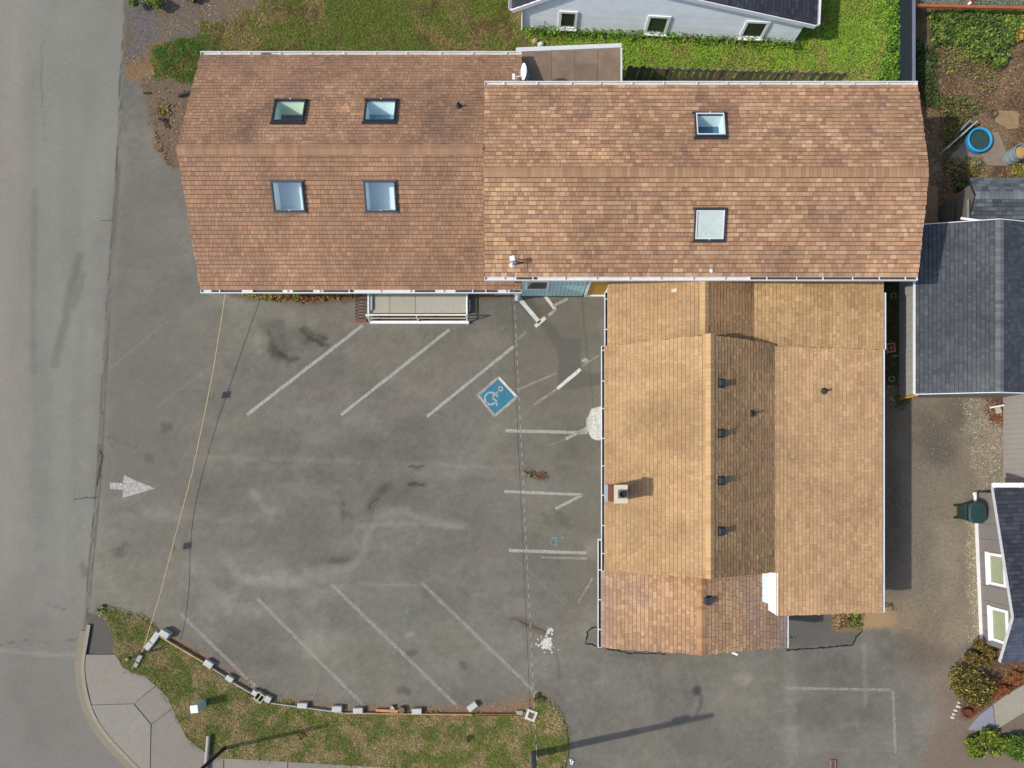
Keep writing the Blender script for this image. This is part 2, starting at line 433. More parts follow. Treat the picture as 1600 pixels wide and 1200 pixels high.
    # north-west: gravel, litter of leaves, bare soil
    north = sstep(112, 96, y + (fbm(x, y, 20, 3)-.5)*10) * (1-road)
    c = mixc(c, (108, 96, 74), north)
    p = pmask(x, y, [(199,-60),(345,-60),(350,20),(330,48),(300,58),(245,64),(232,95),(215,112),(200,112)], 7, 7); c = mixc(c, (110, 104, 100), p)
    p = pmask(x, y, [(245,-60),(430,-60),(420,18),(330,46),(246,60)], 9, 9); c = mixc(c, (116, 102, 86), p*.8)
    p = pmask(x, y, [(198,92),(225,84),(246,60),(262,62),(250,100),(238,126),(198,124)], 6, 7, 12); c = mixc(c, (138, 104, 66), p*.75)
    p = pmask(x, y, [(224,122),(312,118),(312,262),(270,262),(252,250),(240,225),(238,190),(226,160)], 5, 6); c = mixc(c, (113, 97, 80), p)
    p = pmask(x, y, [(246,235),(268,258),(262,262),(240,230),(238,205)], 4, 4); c = mixc(c, (122, 92, 56), p*.7)
    for poly, a in ((NWGRASS, .9), (NSTRIP, .85), (VERGE, 1.0)):
        p = pmask(x, y, poly, 6, 7); c = mixc(c, (104, 96, 60), p*a)
    p = pmask(x, y, NLAWN, 6, 6); c = mixc(c, (84, 92, 46), p)
    p = pmask(x, y, [(972,100),(1330,104),(1330,160),(972,160)], 4, 4); c = mixc(c, (84, 72, 48), p*.85)
    # between the buildings on the east
    p = pmask(x, y, [(1366,400),(1420,400),(1420,640),(1366,640)], 6, 5); c = mixc(c, (78, 74, 56), p)  # dark mossy soil, with the passage's shade also put into its colour
    p = pmask(x, y, [(1360,600),(1425,600),(1425,960),(1360,960)], 14, 8); c = mixc(c, (122, 108, 92), p*.9)
    drive = pmask(x, y, [(1405,600),(1600,560),(1620,1010),(1500,1010),(1470,1010),(1405,985)], 18, 14, 40); c = mixc(c, (136, 125, 107), drive*.92)
    p = pmask(x, y, [(1400,960),(1500,930),(1500,1230),(1440,1230),(1470,1100)], 26, 16, 40); c = mixc(c, (134, 118, 100), p*.7)
    p = pmask(x, y, [(1470,1080),(1640,1120),(1640,1330),(1440,1330),(1440,1180)], 14, 10); c = mixc(c, (128, 112, 98), p*.85)
    p = pmask(x, y, [(1505,620),(1545,615),(1568,690),(1570,780),(1545,790),(1525,740)], 10, 9); c = mixc(c, (152, 142, 122), p*.7)
    p = pmask(x, y, [(1512,800),(1532,795),(1536,1000),(1518,1000)], 6, 6); c = mixc(c, (160, 148, 124), p*.7)
    p = pmask(x, y, [(1430,640),(1500,650),(1490,740),(1425,720)], 20, 16); c = mixc(c, (116, 108, 98), p*.6)
    p = pmask(x, y, [(1340,950),(1395,950),(1400,978),(1342,986)], 6, 6); c = mixc(c, (176, 144, 104), p*.95)
    p = pmask(x, y, [(1296,955),(1345,955),(1348,984),(1320,990),(1298,984)], 5, 4); c = mixc(c, (136, 116, 84), p)
    p = pmask(x, y, [(1382,925),(1430,930),(1440,990),(1395,990)], 10, 8); c = mixc(c, (150, 130, 104), p*.6)
    # east yard
    p = pmask(x, y, [(1425,-60),(1780,-60),(1780,345),(1425,345)], 4, 3); c = mixc(c, (126, 106, 84), p)
    yn = fbm(x, y, 26, 10)
    c = mixc(c, (154, 128, 98), p*sstep(.5, .72, yn)*.8)
    c = mixc(c, (92, 72, 56), p*sstep(.5, .3, yn)*.7)
    q = pmask(x, y, IVY, 6, 6); c = mixc(c, (66, 78, 36), q)
    q = pmask(x, y, [(1530,612),(1572,612),(1572,672),(1552,660),(1540,640)], 5, 5); c = mixc(c, (116, 72, 46), q)
    q = pmask(x, y, [(1545,1008),(1700,1000),(1700,1075),(1560,1080),(1535,1100),(1510,1128),(1498,1120),(1540,1060)], 6, 6); c = mixc(c, (108, 84, 64), q)
    q = pmask(x, y, [(1505,1098),(1545,1078),(1600,1040),(1600,1062),(1550,1100),(1512,1126)], 5, 5); c = mixc(c, (124, 72, 44), q*.9)
    for bx, by, rx, ry, g in BLOTS2:
        sel = (abs(x-bx) < rx*2.2) & (abs(y-by) < ry*2.2)
        if not sel.any(): continue
        X, Y = x[sel], y[sel]
        r = np.hypot((X-bx)/rx, (Y-by)/ry) + (fbm(X, Y, max(8, min(rx, ry)*.8), 14)-.5)*1.8
        c[sel] *= (1 + (g-1)*sstep(1.25, .2, r))[:, None]
    return np.clip(c, 8, 255)

def srgb_to_alb(c):
    c = c / 255.0
    return np.where(c <= 0.04045, c/12.92, ((c+0.055)/1.055)**2.4) * ALB * np.array([1., 1., .985])

def sheet(name, y0, y1, xl, xr, step, mat, z=0.0, kind='structure'):
    """a sheet of ground between two edge functions, one vertex about every 'step' photo pixels"""
    ny = max(2, int((y1-y0)/step)+1)
    ys = np.linspace(y0, y1, ny)
    a = np.array([xl(v) for v in ys]); b = np.array([xr(v) for v in ys])
    nx = max(2, int(np.max(b-a)/step)+1)
    t = np.linspace(0, 1, nx)
    X = a[:, None] + (b-a)[:, None]*t[None, :]; Y = np.repeat(ys[:, None], nx, 1)
    x, y = X.ravel(), Y.ravel()
    col = srgb_to_alb(ground_srgb(x, y))
    s = (H-z)/K
    v = np.stack([(x-CX)*s, (CY-y)*s, np.full(x.shape, z)], 1)
    i = np.arange(ny*nx).reshape(ny, nx)
    f = np.stack([i[1:, :-1], i[1:, 1:], i[:-1, 1:], i[:-1, :-1]], -1).reshape(-1, 4)
    me = bpy.data.meshes.new(name)
    me.vertices.add(len(v)); me.vertices.foreach_set('co', v.ravel())
    me.loops.add(f.size); me.loops.foreach_set('vertex_index', f.ravel())
    me.polygons.add(len(f)); me.polygons.foreach_set('loop_start', np.arange(0, f.size, 4)); me.polygons.foreach_set('loop_total', np.full(len(f), 4))
    me.update(calc_edges=True)
    at = me.color_attributes.new('col', 'FLOAT_COLOR', 'POINT')
    at.data.foreach_set('color', np.concatenate([col, np.ones((len(col), 1))], 1).astype(np.float32).ravel())
    me.materials.append(mat)
    o = bpy.data.objects.new(name, me)
    link(o); o['kind'] = kind
    return o
C_ = lambda v: (lambda y: v)
g = MB(); g.face([(-300,-300,-.05),(300,-300,-.05),(300,300,-.05),(-300,300,-.05)], S(112,98,78))
tag(g.build('ground', M['ground']), kind='structure')
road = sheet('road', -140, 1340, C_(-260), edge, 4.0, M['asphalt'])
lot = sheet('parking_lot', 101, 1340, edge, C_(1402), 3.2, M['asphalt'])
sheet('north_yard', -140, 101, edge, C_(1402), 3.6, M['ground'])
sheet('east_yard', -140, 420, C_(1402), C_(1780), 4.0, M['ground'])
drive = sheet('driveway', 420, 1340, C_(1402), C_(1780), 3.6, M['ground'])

# ------------------------------------------------------------------ painted markings, 4 mm above the asphalt
def line(p, q, w, mat, name='stall_line', z=0.004, sub=10, wob=0.6):
    """painted line as a strip with slightly uneven edges"""
    p, q = Vector(p), Vector(q); d = (q-p); L = d.length; d.normalize(); nrm = Vector((-d.y, d.x))
    mb = MB(); n = max(2, int(L/sub)); pa = []
    for i in range(n+1):
        c = p + d*(L*i/n)
        pa.append((c + nrm*(w/2 + R.uniform(-wob, wob)*.5), c - nrm*(w/2 + R.uniform(-wob, wob)*.5)))
    for (a, b), (a2, b2) in zip(pa[:-1], pa[1:]):
        mb.face([W(a.x,a.y,z), W(b.x,b.y,z), W(b2.x,b2.y,z), W(a2.x,a2.y,z)])
    o = mb.build(name, mat, lot)
    return o
for p, q, w, m in [
    ((567,508),(386,648),6.5,'paint_worn'), ((702,515),(533,648),6,'paint_worn'), ((803,541),(667,651),6,'paint_worn'), ((822,519),(804,534),5,'paint_old'),
    ((788,511),(744,530),5,'paint_faint'), ((870,583),(808,609),4.5,'paint_old'), ((907,577),(871,607),6.5,'paint_fresh'), ((871,607),(834,633),5,'paint_old'), ((834,633),(798,668),5,'paint_faint'),
    ((936,555),(910,572),4,'paint_old'), ((790,673),(918,676),6,'paint_worn'), ((919,668),(884,686),6,'paint_worn'), ((884,686),(860,696),5,'paint_faint'),
    ((788,768),(910,773),5.5,'paint_worn'), ((910,773),(868,795),5.5,'paint_worn'), ((795,860),(916,864),6,'paint_worn'), ((846,871),(918,873),4.5,'paint_old'),
    ((797,866),(882,944),4.5,'paint_faint'), ((926,903),(903,942),4,'paint_old'),
    ((283,960),(400,1074),7,'paint_old'), ((402,935),(568,1102),7,'paint_old'), ((518,913),(717,1106),7,'paint_old'), ((659,911),(838,1083),7,'paint_old'),
    ((262,502),(170,578),5,'paint_faint'), ((386,531),(238,642),5,'paint_faint'),
    ((1227,1075),(1395,1078),5.5,'paint_old'), ((1395,1077),(1399,1176),5.5,'paint_old'), ((1232,1170),(1398,1173),5,'paint_faint'),
    ((810,465),(843,504),8,'paint_fresh'), ((836,510),(852,496),7.5,'paint_fresh'), ((852,463),(868,484),6,'paint_fresh'), ((868,483),(857,493),6,'paint_worn'), ((864,478),(887,467),5.5,'paint_worn')]:
    line(p, q, w*.8, M[m])
def flat(poly, mat, name, z=0.004, parent=None):
    mb = MB(); mb.face([W(x, y, z) for x, y in poly]); 
    a = sum(poly[i][0]*poly[(i+1)%len(poly)][1]-poly[(i+1)%len(poly)][0]*poly[i][1] for i in range(len(poly)))
    if a > 0: mb.f[0] = tuple(reversed(mb.f[0]))
    return mb.build(name, mat, parent or lot)
flat([(172,754),(192,755),(194,742.5),(218,753),(242,763),(216,771),(191,778),(193,765.5),(172,764)], paint_mat('arrow_paint', P_, .52, 9, .30), 'direction_arrow')
# accessible-parking pad and symbol
flat([(778,592),(804,621),(773,647),(750,617.5)], M['paint_blue'], 'accessible_pad')
for p, q in (((778.5,589.5),(807.5,620.5)), ((807,620.5),(773,650)), ((773,650.5),(746.5,617)), ((746.5,617.5),(779,589.5))):
    line(p, q, 4, M['paint_fresh'] if p[0] > 778 and p[1] < 600 else M['paint_worn'], 'pad_border', 0.008)
def symbol(cx, cy, k, rot, mat, w, z, name):
    """wheelchair figure seen in plan: broken wheel ring, seated body and head"""
    mb = MB(); ca, sa = math.cos(rot), math.sin(rot)
    def T(x, y): return (cx + (x*ca - y*sa)*k, cy + (x*sa + y*ca)*k)
    def strip(pts, w):
        pts = [Vector(T(*p)) for p in pts]; sides = []
        for i, p in enumerate(pts):
            d = (pts[min(i+1, len(pts)-1)] - pts[max(i-1, 0)]).normalized(); n_ = Vector((-d.y, d.x))*w/2
            sides.append((p+n_, p-n_))
        for (a, b), (a2, b2) in zip(sides[:-1], sides[1:]):
            mb.face([W(a.x,a.y,z), W(b.x,b.y,z), W(b2.x,b2.y,z), W(a2.x,a2.y,z)])
    strip([(math.cos(t), math.sin(t)) for t in np.linspace(.75, 5.3, 26)], w)
    strip([(1.15,-1.15),(.45,-.45),(.25,-.05),(.85,.35),(1.05,1.25)], w)
    strip([(.75,-.75),(1.15,-.3)], w*.9)
    strip([(1.62+.34*math.cos(t), -1.62+.34*math.sin(t)) for t in np.linspace(0, 2*math.pi, 14)], w*.8)
    return mb.build(name, mat, lot)
symbol(767, 622.5, 9.3, 0.0, M['paint_sym'], 3.0, 0.008, 'wheelchair_symbol')
symbol(866, 846, 5.8, math.radians(22), M['paint_blue_faint'], 2.6, 0.004, 'wheelchair_symbol')
symbol(631, 970, 7.5, math.radians(-10), paint_mat('ghost_blue_paint', S(120,165,175), .37, 8, .20), 3.0, 0.004, 'wheelchair_symbol')
def blob(cx, cy, rx, ry, mat, name, seed, z=0.004, n=40, rough=.12):
    rr = random.Random(seed); ph = [(rr.uniform(0, 6.3), rr.uniform(.3, 1)/(k+1)) for k in range(7)]
    pts = []
    for i in range(n):
        t = 2*math.pi*i/n
        r = 1 + rough*sum(a*math.sin((k+2)*t+p) for k, (p, a) in enumerate(ph))
        pts.append((cx+rx*r*math.cos(t), cy+ry*r*math.sin(t)))
    return flat(pts, mat, name, z)
flat([(945,637),(938,635),(930,637),(924,639),(921,646),(919,655),(918,664),(919,672),(921,679),(925,685),(932,688),(940,688),(945,689),(955,688),(955,638)], M['paint_spill'], 'spilled_paint', 0.008)
blob(921, 660, 5, 15, M['paint_splat'], 'spilled_paint', 12, 0.012, 40, .3)
rs_ = random.Random(3); sp_ = MB()
for k in range(130):
    t_ = rs_.uniform(0, 6.28); rr_ = abs(rs_.gauss(0, 1))
    bx, by = 853+rr_*7.5*math.cos(t_)+2*math.sin(k), 1004+rr_*8.5*math.sin(t_)
    if k > 112: bx, by = 858+rs_.gauss(0, 2.4), 986+rs_.gauss(0, 2.6)
    r0 = rs_.uniform(.6, 2.3)*(1.25-.25*min(rr_, 2)); n_ = 7
    sp_.face([W(bx+r0*rs_.uniform(.6, 1.3)*math.cos(-2*math.pi*q_/n_), by+r0*rs_.uniform(.6, 1.3)*math.sin(-2*math.pi*q_/n_), .004+.0004*k/10) for q_ in range(n_)])
o = sp_.build('spilled_paint', M['paint_spill'], lot); o['kind'] = 'stuff'
blob(940, 510, 5, 14, M['paint_faint'], 'spilled_paint', 6)
blob(914, 563, 5, 4, M['paint_worn'], 'spilled_paint', 8)
# cracks: sunken seams drawn as thin dark tar strips
tar = plain('crack_filler', (0.02, 0.02, 0.02), 0.9, 0.2)
def crack(pts, w, name='crack', parent=None, mat=None, z=0.0045):
    mb = MB(); q = []
    for a, b in zip(pts[:-1], pts[1:]):
        n = max(2, int(math.dist(a, b)/4))
        for i in range(n): q.append((a[0]+(b[0]-a[0])*i/n + R.uniform(-1.1,1.1), a[1]+(b[1]-a[1])*i/n + R.uniform(-1.1,1.1)))
    q.append(pts[-1])
    prev = None
    for i, p in enumerate(q):
        d = Vector(q[min(i+1, len(q)-1)]) - Vector(q[max(i-1, 0)]); d.normalize(); nn = Vector((-d.y, d.x))*w*R.uniform(.35, 1.0)/2
        cur = (Vector(p)+nn, Vector(p)-nn)
        if prev: mb.face([W(prev[0].x,prev[0].y,z), W(prev[1].x,prev[1].y,z), W(cur[1].x,cur[1].y,z), W(cur[0].x,cur[0].y,z)])
        prev = cur
    return mb.build(name, mat or tar, parent or lot)
crack([(938,978),(918,985),(916,1005),(945,1013),(980,1020),(1040,1022)], 3.0)
crack([(1229,1016),(1290,1012),(1332,1008),(1338,995),(1348,984)], 3.6)
crack([(115,780),(152,777)], 1.4, parent=road)
crack([(155,705),(160,712),(156,735),(152,760)], 2.0, parent=road)
crack([(157,344),(176,344)], 1.2, parent=road)
crack([(800,964),(820,975),(848,985),(858,992)], 2.4, mat=plain('crack_soil', S(88,74,52), .95))
crack([(817,735),(832,740),(852,748)], 2.2, mat=bpy.data.materials['crack_soil'])

fine = plain('fine_crack', S(86,81,72), .95, .2)
for pts in ([(636,742),(648,752),(652,757),(666,760)], [(592,778),(585,790),(580,802)], [(640,728),(652,730),(664,727)], [(196,690),(205,700),(214,698)]):
    crack(pts, 1.0, mat=fine)

# ------------------------------------------------------------------ roofs
_ltab = [_tab[i].tolist() for i in range(16)]
def fb1(x, y, s, seed):
    v = 0.0; amp = 1.0; tot = 0.0; k = 1.0/s
    for o in range(3):
        sd = seed+o; t = _ltab[sd % 16]
        X, Y = x*k + sd*37.3, y*k + sd*71.9
        xi, yi = math.floor(X), math.floor(Y); fx, fy_ = X-xi, Y-yi
        fx = fx*fx*(3-2*fx); fy_ = fy_*fy_*(3-2*fy_)
        a, b, c, d = xi & 255, (xi+1) & 255, yi & 255, (yi+1) & 255
        v += amp*((t[a][c]*(1-fx)+t[b][c]*fx)*(1-fy_) + (t[a][d]*(1-fx)+t[b][d]*fx)*fy_); tot += amp
        amp *= .55; k *= 2.07
    return v/tot
PAL_A = [(171,133,107),(176,137,110),(164,127,102),(183,145,116),(157,121,99),(173,134,106),(168,130,105),(191,153,122)]
PAL_B = [(184,144,113),(190,150,117),(174,134,106),(200,162,127),(165,126,103),(211,174,138),(181,141,110),(187,146,113),(194,152,117)]
PAL_C = [(189,155,115),(192,158,118),(186,152,112),(194,160,120),(182,148,109),(190,156,116)]
PAL_CS = [(203,164,123),(206,167,126),(199,160,119),(209,170,129),(195,156,116),(203,164,122)]
PAL_N = [(92,96,101),(97,101,106),(88,92,97),(101,105,109),(84,88,94)]
PAL_N2 = [(64,67,76),(69,72,81),(59,62,71),(73,76,85)]
PAL_N3 = [(96,102,108),(108,114,118),(84,92,98),(120,126,128)]
class Roof:
    """a roof part of a building: deck boards below, shingle courses above, ridge caps"""
    def __init__(s, bld, deck_mat, col_deck=(1, 1, 1)):
        s.bld = bld; s.deck = MB(); s.tabs = []; s.caps = []; s.deck_mat = deck_mat
    def slope(s, O, U, V, L, Sl, pal, holes=(), course=0.142, wr=(.13, .27), stain=0.0, stain_col=(112, 88, 76), patches=(), seed=0, th=.017, thick=.09, edge_stain=0.0, gap=.010, band=.017, calm=1.0):
        O, U, V = Vector(O), Vector(U).normalized(), Vector(V).normalized()
        N = U.cross(V)
        if N.z < 0: N = -N
        us = sorted({0.0, L} | {min(max(h[k], 0), L) for h in holes for k in (0, 1)})
        vs = sorted({0.0, Sl} | {min(max(h[k], 0), Sl) for h in holes for k in (2, 3)})
        def inh(u, v, m=0.0): return any(h[0]-m < u < h[1]+m and h[2]-m < v < h[3]+m for h in holes)
        for a, b in zip(us[:-1], us[1:]):
            for c, d in zip(vs[:-1], vs[1:]):
                if inh((a+b)/2, (c+d)/2) or b-a < 1e-4 or d-c < 1e-4: continue
                s.deck.obox(O + U*((a+b)/2) + V*((c+d)/2) - N*(thick/2), U*((b-a)/2), V*((d-c)/2), N*(thick/2))
        rr = random.Random(100+seed); mean = [sum(p[i] for p in pal)/len(pal) for i in range(3)]
        nc = int(math.ceil(Sl/course))
        for i in range(nc):
            v0 = i*course; vt = min(v0 + course*1.3, Sl); v1 = min(v0 + course, Sl)
            if v1 - v0 < .03: continue
            u = -rr.uniform(0, wr[0])
            jog = rr.uniform(-.012, .0) if i == 0 else 0
            while u < L:
                w = rr.choice((wr[0], wr[0]*.75+wr[1]*.25, (wr[0]+wr[1])/2, wr[0]*.3+wr[1]*.7, wr[1]))
                a, b = max(u, 0.0), min(u+w, L); u += w
                ea = rr.uniform(-.02, .012) if a == 0.0 else 0; eb = rr.uniform(-.012, .02) if b == L else 0
                if b-a < .02: continue
                vm = (v0+v1)/2
                segs = [(a+ea, b+eb)]
                for h in holes:
                    if h[2] < vm < h[3]:
                        ns = []
                        for p, q in segs:
                            if q <= h[0] or p >= h[1]: ns.append((p, q))
                            else:
                                if p < h[0]: ns.append((p, h[0]))
                                if q > h[1]: ns.append((h[1], q))
                        segs = ns
                for p, q in segs:
                    if q-p < .015: continue
                    col = pal[rr.randrange(len(pal))]
                    col = tuple(c*calm + m*(1-calm) for c, m in zip(col, mean))
                    P = O + U*((p+q)/2) + V*vm
                    k = rr.uniform(.965, 1.035)*(1 + (fb1(P.x, P.y, 2.4, 31+seed)-.5)*.22 + (fb1(P.x*1.0+V.x*P.x*-.6, P.y+V.y*P.y*-.6, .55, 33+seed)-.5)*.16)
                    st = 0.0
                    if stain:
                        st = max(0, (fb1(P.x*1.0, P.y*1.0, 1.6, 20+seed) - .52)*3.4)*stain
                        st += max(0, (fb1(P.x*2.2, P.y*2.2, .7, 23+seed) - .62)*3)*stain*.8
                    if edge_stain: st += edge_stain*max(0, 1-vm/.55)*(.5+fb1(P.x*3, P.y*3, 1, 5))
                    for (pu0, pu1, pv0, pv1, pc, pk) in patches:
                        if pu0 < (p+q)/2 < pu1 and pv0 < vm < pv1 and rr.random() < pk: col = pc
                    st = min(st, .75)
                    col = tuple((c*(1-st) + sc_*st)*k for c, sc_ in zip(col, stain_col))
                    s.tabs.append((O + U*(p+gap/2) + V*(v0+jog), U, V, N, q-p-gap, max(.02, v1-v0-jog-band), th*rr.uniform(.6, 1.25), S(*col)))
        return N
    def ridge(s, A, B, pitchL, pitchR, pal, half=.15, expo=.142, seed=1):
        """caps folded over the ridge A->B; pitchL/R: drop per metre to the left and right of the ridge direction"""
        rr = random.Random(seed)
        A, B = Vector(A), Vector(B); d = (B-A); L = d.length; d.normalize()
        n = int(L/expo)
        me_cache = {}
        for i in range(n+1):
            c = A + d*(min(i*expo, L-.02))
            ln = min(expo*1.25, L - i*expo)
            if ln < .04: continue
            k = rr.randrange(9)
            if k not in me_cache:
                mb = MB(); col = S(*pal[rr.randrange(len(pal))])
                side = Vector((-d.y, d.x, 0))
                def pt(t, sgn, h):
                    pz = (pitchL if sgn > 0 else pitchR)
                    return d*t + side*(half*sgn if sgn else 0) + Vector((0, 0, h - (pz*half if sgn else 0)))
                e = expo*.985
                h0, h1 = .040, .026
                for sg in (1, -1):
                    q = [pt(0, 0, h0), pt(e, 0, h1), pt(e, sg, h1), pt(0, sg, h0)]
                    if sg > 0: q = q
                    else: q = list(reversed(q))
                    mb.face(q, col)
                    f_ = [pt(.004, 0, h0), pt(.004, sg, h0), pt(.004, sg, h0-.022), pt(.004, 0, h0-.022)]
                    mb.face(f_ if sg > 0 else list(reversed(f_)), tuple(x*.8 for x in col))
                    f_ = [pt(0, sg, h0), pt(e, sg, h1), pt(e, sg, h1-.02), pt(0, sg, h0-.022)]
                    mb.face(f_ if sg < 0 else list(reversed(f_)), tuple(x*.8 for x in col))
                me = bpy.data.meshes.new('ridge_cap'); me.from_pydata(mb.v, [], mb.f)
                cols = []
                for f, c2 in zip(mb.f, mb.c): cols.extend([(*c2, 1)]*len(f))
                set_cols(me, cols); me.materials.append(M['shingle'])
                me_cache[k] = me
            s.caps.append((me_cache[k], c.copy()))
    def finish(s, single=300, name='roof'):
        roof = s.deck.build(name, s.deck_mat, s.bld)
        s.obj = roof
        camp = Vector((0, 0, H))
        order = sorted(range(len(s.tabs)), key=lambda i: (s.tabs[i][0]-camp).length - s.tabs[i][4]*6)
        one = set(order[:single])
        big = MB(); cache = {}
        b = BASE[s.bld]
        def geom(o, U, V, N, w, l, th, col, mb):
            i = len(mb.v)
            lo = .004
            A = o + N*(lo+th); Bp = o + U*w + N*(lo+th); Cp = o + U*w + V*l + N*(lo+.003); D = o + V*l + N*(lo+.003)
            A0 = o + N*.001; B0 = o + U*w + N*.001
            mb.v.extend([tuple(A), tuple(Bp), tuple(Cp), tuple(D), tuple(A0), tuple(B0)])
            fl = U.cross(V).dot(N) > 0
            for q in ((0,1,2,3),(4,5,1,0),(4,0,3),(5,2,1)):
                q = q if fl else tuple(reversed(q))
                mb.f.append(tuple(i+k for k in q)); mb.c.append(col)
        for i, t in enumerate(s.tabs):
            if i not in one: geom(*t, big)
        if big.f:
            o = big.build('shingles', M['shingle'], roof); o['kind'] = 'stuff'
        for i in order[:single]:
            o_, U, V, N, w, l, th, col = s.tabs[i]
            key = (round(w, 2), round(l, 2), tuple(round(x, 2) for x in col), tuple(round(x, 2) for x in U), tuple(round(x, 2) for x in V))
            if key not in cache:
                mb = MB(); geom(Vector((0, 0, 0)), U, V, N, w, l, th, col, mb)
                me = bpy.data.meshes.new('shingle'); me.from_pydata(mb.v, [], mb.f)
                cols = []
                for f, c2 in zip(mb.f, mb.c): cols.extend([(*c2, 1)]*len(f))
                set_cols(me, cols); me.materials.append(M['shingle']); cache[key] = me
            so = bpy.data.objects.new('shingle', cache[key]); so.location = o_ - b
            link(so, roof)
        for me, c in s.caps:
            co = bpy.data.objects.new('ridge_cap', me); co.location = c - b
            link(co, roof)
        return roof

def gutter(bld, p0, p1, out, ticks=1.1, w=.13, h=.11, name='gutter', dirt=.5, lip=.022):
    """open trough with white lip, dark inside and hangers across it"""
    p0, p1, out = Vector(p0), Vector(p1), Vector(out).normalized()
    d = (p1-p0); L = d.length; d.normalize(); up = Vector((0, 0, 1))
    mb = MB(); wc = (.64, .64, .63); 
    mb.obox((p0+p1)/2 + out*(w-lip/2) - up*(h/2-.01), d*(L/2), out*(lip/2), up*(h/2+.01), wc)
    mb.obox((p0+p1)/2 + out*(.01/2) - up*(h/2), d*(L/2), out*.005, up*(h/2), wc)
    for e, sg in ((p0, 1), (p1, -1)): mb.obox(e + d*(.008*sg) + out*((w-lip)/2+.004) - up*(h/2), d*.008, out*((w-lip)/2-.006), up*(h/2), wc)
    g_ = mb.build(name, M['gen'], bld)
    n = max(1, int(L/.35)); tr = MB()
    for i in range(n):
        t0, t1 = L*i/n, L*(i+1)/n
        k = fb1(p0.x+d.x*t0, p0.y+d.y*t0, .9, 6)
        col = (.60, .60, .58) if k > dirt else (.06, .045, .035)
        tr.obox(p0 + d*((t0+t1)/2) + out*((w-lip)/2+.004) - up*(h*.72), d*((t1-t0)/2-.0005), out*((w-lip)/2-.006), up*.008, col)
    tr.build('trough', M['gen'], g_)
    if ticks:
        x = ticks*.6
        while x < L:
            hb = MB(); hb.obox(p0 + d*x + out*((w-lip)/2+.004) + up*.0, d*.018, out*((w-lip)/2-.007), up*.008, wc)
            hb.build('hanger', M['gen'], g_); x += ticks*R.uniform(.92, 1.08)
    return g_

def skylight(bld, C, U, V, su, sv, floor_col, wall_col, frame_col=(.03, .032, .036), frosted=False, depth=.7, rim=None, name='skylight'):
    """raised kerb frame, pane, and the light well below it"""
    C, U, V = Vector(C), Vector(U).normalized(), Vector(V).normalized(); N = U.cross(V)
    if N.z < 0: N = -N
    fw = .042
    fr = MB()
    for sg in (-1, 1):
        fr.obox(C + U*sg*(su/2-fw/2) + N*.045, U*(fw/2), V*(sv/2), N*.075, frame_col)
        fr.obox(C + V*sg*(sv/2-fw/2) + N*.044, U*(su/2-fw), V*(fw/2), N*.072, frame_col)
        fr.obox(C + V*sg*(sv/2+.03) + N*.03, U*(su/2+.055), V*.028, N*.03, frame_col)
    sk = fr.build(name, M['gen'], bld)
    if rim:
        rb = MB(); r2 = fw+.02
        for sg in (-1, 1):
            rb.obox(C + U*sg*(su/2-r2) + N*.115, U*.018, V*(sv/2-fw), N*.012, rim)
            rb.obox(C + V*sg*(sv/2-r2) + N*.1145, U*(su/2-r2-.018), V*.018, N*.012, rim)
        rb.build('rim', M['gen'], sk)
    gp = MB(); a, b = su/2-fw, sv/2-fw
    gp.face([C+U*x_+V*y_+N*.09 for x_, y_ in ((-a,-b),(a,-b),(a,b),(-a,b))])
    gp.build('pane', M['frost'] if frosted else M['glass'], sk)
    wl = MB(); q = [(-a,-b),(a,-b),(a,b),(-a,b)]
    wl_cols = wall_col if isinstance(wall_col, list) else [wall_col]*4
    for i in range(4):
        (x0, y0), (x1, y1) = q[i], q[(i+1) % 4]
        p = [C+U*x0+V*y0+N*.02, C+U*x1+V*y1+N*.02, C+U*x1+V*y1-N*depth, C+U*x0+V*y0-N*depth]
        wl.face(p, wl_cols[i])
    wl.face([C+U*x+V*y-N*depth for x, y in q], floor_col)
    wl.build('light_well', M['shaft'], sk)
    cl = MB(); cl.lathe(C - V*(sv/2-.02) + N*.115, [(.0001,.02),(.018,.02),(.018,0)], 8, (.7,.7,.7)); cl.build('latch', M['gen'], sk)
    return sk
M['frost'] = plain('cloudy_sheet', S(205, 218, 214), .35, .5, 0, (2.5, 9.0), (.10, .06))

def roof_vent(bld, C, U, V, k=1.0, name='roof_vent'):
    """low boxed exhaust vent with a sloped hood and flashing"""
    C, U, V = Vector(C), Vector(U).normalized(), Vector(V).normalized(); N = U.cross(V)
    if N.z < 0: N = -N
    mb = MB(); col = (.03, .033, .038)
    mb.obox(C + N*.022, U*.16*k, V*.17*k, N*.006, col)
    a, b = .11*k, .12*k
    lo = [C+U*x+V*y+N*.028 for x, y in ((-a,-b),(a,-b),(a,b),(-a,b))]
    hi = [C+U*x*.92+V*y*.86+N*h for (x, y), h in zip(((-a,-b),(a,-b),(a,b),(-a,b)), (.16*k, .16*k, .11*k, .11*k))]
    mb.face(hi, col)
    for i in range(4): mb.face([lo[i], lo[(i+1)%4], hi[(i+1)%4], hi[i]], col)
    v = mb.build(name, M['gen'], bld)
    h2 = MB(); h2.obox(C - V*(b*.92) + N*(.165*k), U*a*1.08, V*.02, N*.014, (.05,.052,.06)); h2.build('hood', M['gen'], v)
    return v
def pipe_vent(bld, C, N, h=.28, r=.045, col=(.03,.032,.036)):
    C = Vector(C); N = Vector(N)
    mb = MB(); mb.lathe(C, [(r*2.6,.012),(r*2.2,.03),(r*1.3,.09),(r,.10),(r,h),(r*.75,h),(r*.75,h-.1),(.001,h-.1)], 14, col)
    return mb.build('pipe_vent', M['gen'], bld, smooth=False)
